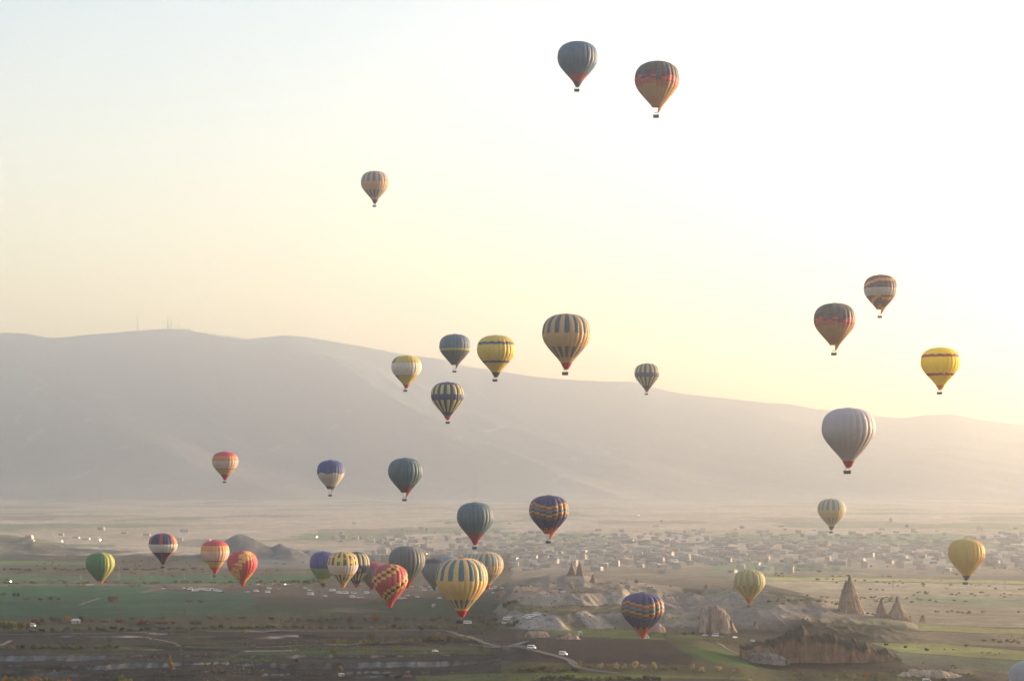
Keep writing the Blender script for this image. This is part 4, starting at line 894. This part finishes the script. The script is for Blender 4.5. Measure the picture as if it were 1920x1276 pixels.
def passengers(x, y, z, bw, bd, bh, lab):
    """a packed basket: heads and shoulders above the rim"""
    m = MB(); n = 9 if bw > 3 else 6
    for i in range(n):
        ox = bw * (-.42 + .84 * (i + random.uniform(.1, .9)) / n); oy = random.choice((-.28, .3)) * bd; a = random.uniform(0, 6.28); c, s_ = math.cos(a), math.sin(a)
        h = bh + random.uniform(.28, .5) - 1.75
        m.add([(ox + v[0] * c - v[1] * s_, oy + v[0] * s_ + v[1] * c, v[2] + h) for v in _pv if True], _pf, i % 3)
    zc = max(.1, bh - 1.5)
    m.v = [(a, b, max(c, .12)) for a, b, c in m.v]
    o = m.build('passengers', CLOTHES); o.location = (x, y, z); o['kind'] = 'stuff'
def balloon(cx, top, bot, w, f, label, D=28, N=24, bulge=.042, skirt=None, scoop=False, bx=None, Y=None, rot=.0, flame=False, basket=True, crown=None, tiltdeg=0, group=None, dy=0):
    Yc = Y or D * F / w
    D = w / F * Yc; s = Yc / F; ztop = Zat(top, Yc); zbot = Zat(bot, Yc); x = (cx - 960) * s
    sz = ((bot - top) / w) / 1.27 if basket else ((bot - top) / w) / 1.17
    H = ztop - zbot
    e = empty('hot_air_balloon', (x, Yc, zbot)); prop(e, label, 'hot air balloon', group)
    nv = 66 if w > 60 else 44; ns = 6 if w > 60 else 4
    rot = R(rot) - math.pi / N
    top_e = (0, 0, ztop - zbot); tl = R(tiltdeg)
    parts = []
    pieces = [gore_mesh(f, g, N, rot, D, sz, bulge, nv, ns) for g in range(N)]
    if w >= 60:
        for V, Fq, cs in pieces: parts.append(link('gore', cloth_mesh(V, Fq, cs, 'gore'), e, top_e))
    else:
        off = 0; VV = []; FF = []; CS = []
        for V, Fq, cs in pieces: VV.append(V); FF.append(Fq + off); CS.append(cs); off += len(V)
        parts.append(link('envelope', cloth_mesh(np.concatenate(VV), np.concatenate(FF), np.concatenate(CS), 'envelope'), e, top_e))
    # crown ring with its valve cloth
    a = np.linspace(0, 2 * math.pi, 25)[:-1]; q = [0.001, .045, .075, .078]; zq_ = [.010, .008, .001, -.012]
    V = [(D * r_ * math.cos(t), D * r_ * math.sin(t), D * z_) for r_, z_ in zip(q, zq_) for t in a]
    cc = crown if crown is not None else f(0, .5, .01, 0)
    parts.append(link('crown_valve', np_mesh('crown_valve', V, grid_faces(4, 24, True), [FABRIC], True, np.tile(cc, (len(V), 1))), e, top_e))
    z0 = -1.02 * D * sz; mouth_r = .115 * D
    if skirt is not None:
        k = 24; a = np.linspace(0, 2 * math.pi, k + 1) if not scoop else np.linspace(R(-70), R(75), k + 1)
        rows = []; 
        for i in range(7):
            u = i / 6; r_ = mouth_r * (1 - .62 * u ** 1.1); zz = z0 - u * .13 * D * sz
            rows += [(r_ * math.cos(t) * (1 + .03 * math.sin(t * 12)) , r_ * math.sin(t), zz) for t in a]
        me = np_mesh('skirt', rows, grid_faces(7, k + 1), [FABRIC], True, np.tile(skirt, (len(rows), 1)))
        parts.append(link('skirt', me, e, top_e))
    if tiltdeg:
        for p in parts:
            p.rotation_euler = (0, tl, 0); 
            ax, az = 0, -H; c, s_ = math.cos(tl), math.sin(tl)
            p.location = (H * math.sin(tl), 0, H * math.cos(tl))
    ox = 0 if bx is None else (bx - cx) * s
    bw, bh, bd = .125 * D, .058 * D * sz, .07 * D
    if basket:
        m = MB(); m.box((0, 0, bh / 2), (bw, bd, bh), taper=1.04); b = m.build('basket', WICKER, e); b.location = (ox, 0, 0)
        m = MB(); th = .012 * D
        for sx in (-1, 1): m.box((sx * bw * .51, 0, bh), (th, bd * 1.06, th))
        for sy in (-1, 1): m.box((0, sy * bd * .52, bh), (bw * 1.05, th * .9, th * .9))
        m.box((0, 0, bh), (th, bd, th * .8)); r_ = m.build('rim', LEATHER, b)
        passengers(x + ox, Yc, zbot, bw, bd, bh, label)
        m = MB()
        for sx in (-1, 1):
            for sy in (-1, 1): m.bar((sx * bw * .42, sy * bd * .45, bh), (sx * bw * .22, sy * bd * .25, bh + .05 * D), .006 * D)
        for sy in (-1, 1): m.bar((-bw * .24, sy * bd * .25, bh + .05 * D), (bw * .24, sy * bd * .25, bh + .05 * D), .007 * D)
        m.box((0, 0, bh + .055 * D), (bw * .3, bd * .3, .02 * D)); o = m.build('burner_frame', STEEL, e); o.location = (ox, 0, 0)
        m = MB(); zt = H + z0
        for i in range(12):
            t = 2 * math.pi * i / 12; m.bar((ox + bw * .24 * (1 if math.cos(t) > 0 else -1), bd * .25 * (1 if math.sin(t) > 0 else -1), bh + .05 * D), (mouth_r * math.cos(t) + math.tan(tl) * zt, mouth_r * math.sin(t), zt), .0022 * D, n=3)
        o = m.build('suspension_cables', CABLE, e); o['kind'] = 'stuff'
    else: bh = 0
    if flame:
        m = MB(); m.add([(0, 0, .09 * D), (-.012 * D, 0, .02 * D), (.012 * D, 0, .02 * D), (0, -.012 * D, .02 * D), (0, .012 * D, .02 * D), (0, 0, 0)], [(0,1,3),(0,3,2),(0,2,4),(0,4,1),(5,3,1),(5,2,3),(5,4,2),(5,1,4)])
        o = m.build('flame', FLAME, e); o.location = (ox, -.02 * D, bh + .06 * D)
    return e
B = balloon
B(1083,79,172,75, plain(c_(.075,.14,.23), c_(.42,.04,.06), .80), 'slate blue balloon with deep red lower band, highest in the sky', skirt=c_(.10,.03,.05), bx=1081.5, rot=4)
B(1232,116,221,83, sunset, 'dark green balloon with red chequers and gold base, right of the highest pair', skirt=ORG*.6, scoop=True, bx=1230)
B(703,321,388,52, stripes(c_(.60,.36,.20), BLUE), 'small tan balloon with slate stripes and black skirt, alone in the upper left sky', N=28, skirt=c_(.05,.06,.07), D=26, bx=702)
B(762,666,734,56, yelwhite, 'yellow balloon with a wide white middle at the mountain skyline', skirt=c_(.45,.1,.06), D=26, bx=760)
B(853,626,698,58, bands([(.47,c_(.11,.18,.25)),(.54,c_(.45,.42,.10)),(2,c_(.12,.13,.15))]), 'slate grey balloon with one thin yellow band, left of the yellow balloon at the ridge', skirt=c_(.08,.08,.1), scoop=True, D=26, bx=852)
B(930,628,715,71, taxi(c_(.72,.52,.05), c_(.04,.05,.10), c_(.18,.2,.28)), 'yellow balloon with navy chequered bands and dark skirt at the ridge', skirt=BLK, D=27, bx=928, N=26)
B(839,716,794,61, stripes(NAVY, c_(.55,.50,.13), .09, .38, .55, .90), 'navy balloon with yellow stripes in front of the mountain below the slate grey one', N=28, skirt=c_(.35,.05,.05), D=26, bx=839.5, rot=6)
B(1062,588,703,90, stripes(c_(.58,.37,.17), c_(.10,.14,.17)), 'large tan balloon with slate stripes and red skirt above the ridge in the centre', N=28, skirt=c_(.42,.02,.03), D=29, bx=1059.5)
B(1213,681,740,46, stripes(c_(.06,.07,.14), c_(.50,.46,.18), .05, .38, .55, .88), 'smallest navy and yellow striped balloon on the skyline right of centre', N=28, skirt=c_(.32,.05,.08), D=25, bx=1212)
B(1565,568,666,77, sunset, 'dark balloon with red chequers and gold base, left of the stepped pattern balloon', skirt=ORG*.6, scoop=True, bx=1563.5, rot=7)
B(1651,515,596,62, stepped, 'balloon with brown stepped zigzags and a broad pinkish band at the upper right', skirt=ORG*.7, scoop=True, D=26, bx=1649.5)
B(1763,651,739,72, taxi(c_(1.0,.72,.0), c_(.08,.02,.03), c_(.8,.08,.06)), 'bright yellow balloon with red and black chequered bands at the far right', skirt=c_(.7,.3,.04), D=27, bx=1761.5, N=26)
B(1591,764,888,99, plain(c_(.50,.46,.47)), 'largest plain pale grey balloon with red skirt at the right', skirt=c_(.40,.02,.04), D=30, bx=1588.5)
B(1559,934,999,51, stripes(c_(.62,.48,.24), c_(.22,.32,.36)), 'small pale tan balloon with light blue stripes below the large grey one', N=28, skirt=c_(.12,.16,.18), D=26, bx=1558)
B(422,846,905,48, bands([(.19,c_(.55,.05,.10)),(.345,ORG*.9),(.365,SLATE),(.68,c_(.60,.42,.34)),(.70,SLATE),(.92,c_(.60,.30,.08)),(2,RED*.8)]), 'small red, orange and beige banded balloon alone before the mountain at the left', skirt=RED*.8, D=25, bx=421)
B(620,862,930,51, zigzag, 'balloon with blue top, zigzag edge and beige lower half before the mountain', skirt=SLATE*.6, scoop=True, D=25, bx=619)
B(760,858,939,64, plain(c_(.06,.14,.18), c_(.16,.03,.06), .78), 'teal grey balloon with dark maroon bottom before the mountain', skirt=RED*.6, scoop=True, bx=758.5, D=27)
B(891,941,1029,68, plain(c_(.09,.165,.21), c_(.40,.05,.07), .80), 'teal grey balloon with red chequered bottom just above the launch field group', skirt=c_(.38,.05,.07), bx=889.5, D=27)
B(1029,928,1018,73, navycheck, 'airborne navy balloon with stepped multicoloured bands above the twin rock cones', N=18, bulge=.07, skirt=RED, scoop=True, D=27, bx=1028)
B(188,1035,1097,53, greenb, 'green balloon with yellow lines low over the plain at the far left', basket=False, skirt=c_(.5,.12,.06), scoop=True, D=27)
B(306,999,1064,53, bluered, 'navy balloon with red stripes and a broad white band, left of the orange banded one', skirt=BLK, D=26, bx=305)
B(403,1012,1081,53, bands([(.18,c_(.60,.05,.08)),(.36,c_(.75,.33,.10)),(.375,SLATE),(.68,c_(.78,.50,.36)),(.70,SLATE),(.92,c_(.72,.42,.07)),(2,c_(.6,.1,.05))]), 'bright red, orange and pink banded balloon low over the plain', skirt=RED, D=26, bx=402)
B(455,1032,1099,56, flames, 'red balloon with ragged orange flame patches low over the parked minibuses', basket=False, skirt=RED, D=27, tiltdeg=-1)
B(606,1033,1101,50, bluegreen, 'royal blue balloon with green bottom, leftmost of the launch row', basket=False, skirt=BLK, flame=True, D=27, Y=1990)
B(668,1034,1102,51, stripes(NAVY*.8, c_(.60,.52,.14), .04, .40, .66, .88), 'navy and yellow striped balloon half hidden behind the chequered white banded one', N=28, basket=False, skirt=RED*.8, D=27, Y=2010)
B(643,1033,1103,57, harlequin, 'yellow balloon with coloured blocks and a broad white band in the launch row', N=28, basket=False, skirt=c_(.6,.25,.08), D=27, Y=1880)
B(697,1052,1106,50, redtop, 'balloon with red top and grey green body, mostly hidden behind the red chequered one', basket=False, skirt=MAR, flame=True, D=26, Y=2080)
B(763,1023,1103,67, plain(c_(.13,.15,.155), c_(.42,.08,.06), .86), 'slate balloon with blue crown standing in the launch row right of the red chequered one', basket=False, skirt=RED*.7, D=29, Y=1680, crown=c_(.16,.3,.45))
B(731,1057,1140,67, redcheck, 'red balloon with diagonal gold and maroon chequers, nearest in the launch row', N=20, basket=False, skirt=c_(.6,.04,.05), D=28, tiltdeg=0)
B(815,1046,1108,48, darkcap, 'dark grey balloon with darker cap behind the large tan balloon', basket=False, skirt=SLATE, D=26, Y=1980)
B(840,1041,1104,52, plain(c_(.20,.28,.34)), 'pale blue grey balloon almost hidden behind the large tan one', basket=False, D=27, Y=2040)
B(889,1035,1102,54, stripes(c_(.60,.46,.24), c_(.16,.26,.33)), 'tan and blue striped balloon furthest back, only its crown showing', N=28, basket=False, D=27, Y=2080)
B(913,1034,1105,61, stripes(c_(.66,.46,.20), c_(.15,.25,.32)), 'tan and blue striped balloon peeking out right of the large tan one', N=28, basket=False, skirt=RED*.8, D=28, Y=1800)
B(866,1045,1168,96, stripes(c_(.74,.48,.16), c_(.11,.20,.26), .03, .43, .78, .96), 'largest tan balloon with blue stripes and red skirt hovering over the tree belt', N=28, skirt=c_(.45,.02,.03), D=28, bx=862, crown=RED)
B(1205,1110,1197,79, navycheck, 'navy balloon with stepped multicoloured bands standing behind the ploughed plateau', N=18, bulge=.07, basket=False, skirt=c_(.6,.08,.04), Y=1480, rot=5)
B(1405,1067,1138,58, honeycomb, 'yellow green finely chequered balloon over the tuff ridge', skirt=ORG*.6, D=27, bx=1404, N=26)
B(1812,1009,1095,67, olive, 'plain olive yellow balloon with black skirt low at the right', skirt=c_(.07,.08,.08), D=28, bx=1810)
# two envelopes just rising at the lower right
B(1746,1242,1285,36, patch, 'green, yellow and blue patched balloon lying half filled behind the tan ribbed rocks', basket=False, D=22, Y=1420)
B(1931,1238,1330,76, plain(c_(.30,.32,.36)), 'plain grey blue balloon cut off by the bottom right corner', basket=False, D=26, Y=1180)

# ------------------------------------------------------------------ haze
def m_haze():
    m = bpy.data.materials.new('haze_air'); m.use_nodes = True; n = m.node_tree; n.nodes.clear()
    out = n.nodes.new('ShaderNodeOutputMaterial'); v = n.nodes.new('ShaderNodeVolumePrincipled')
    v.inputs['Color'].default_value = (.84, .90, .98, 1); v.inputs['Density'].default_value = HAZE_D
    v.inputs['Anisotropy'].default_value = .85; n.links.new(v.outputs[0], out.inputs['Volume']); return m
HAZE_D = .000086
hb = MB(); hb.box((0, 8500, 722), (64000, 26000, 1796))
prop(hb.build('haze', m_haze()), kind='stuff')
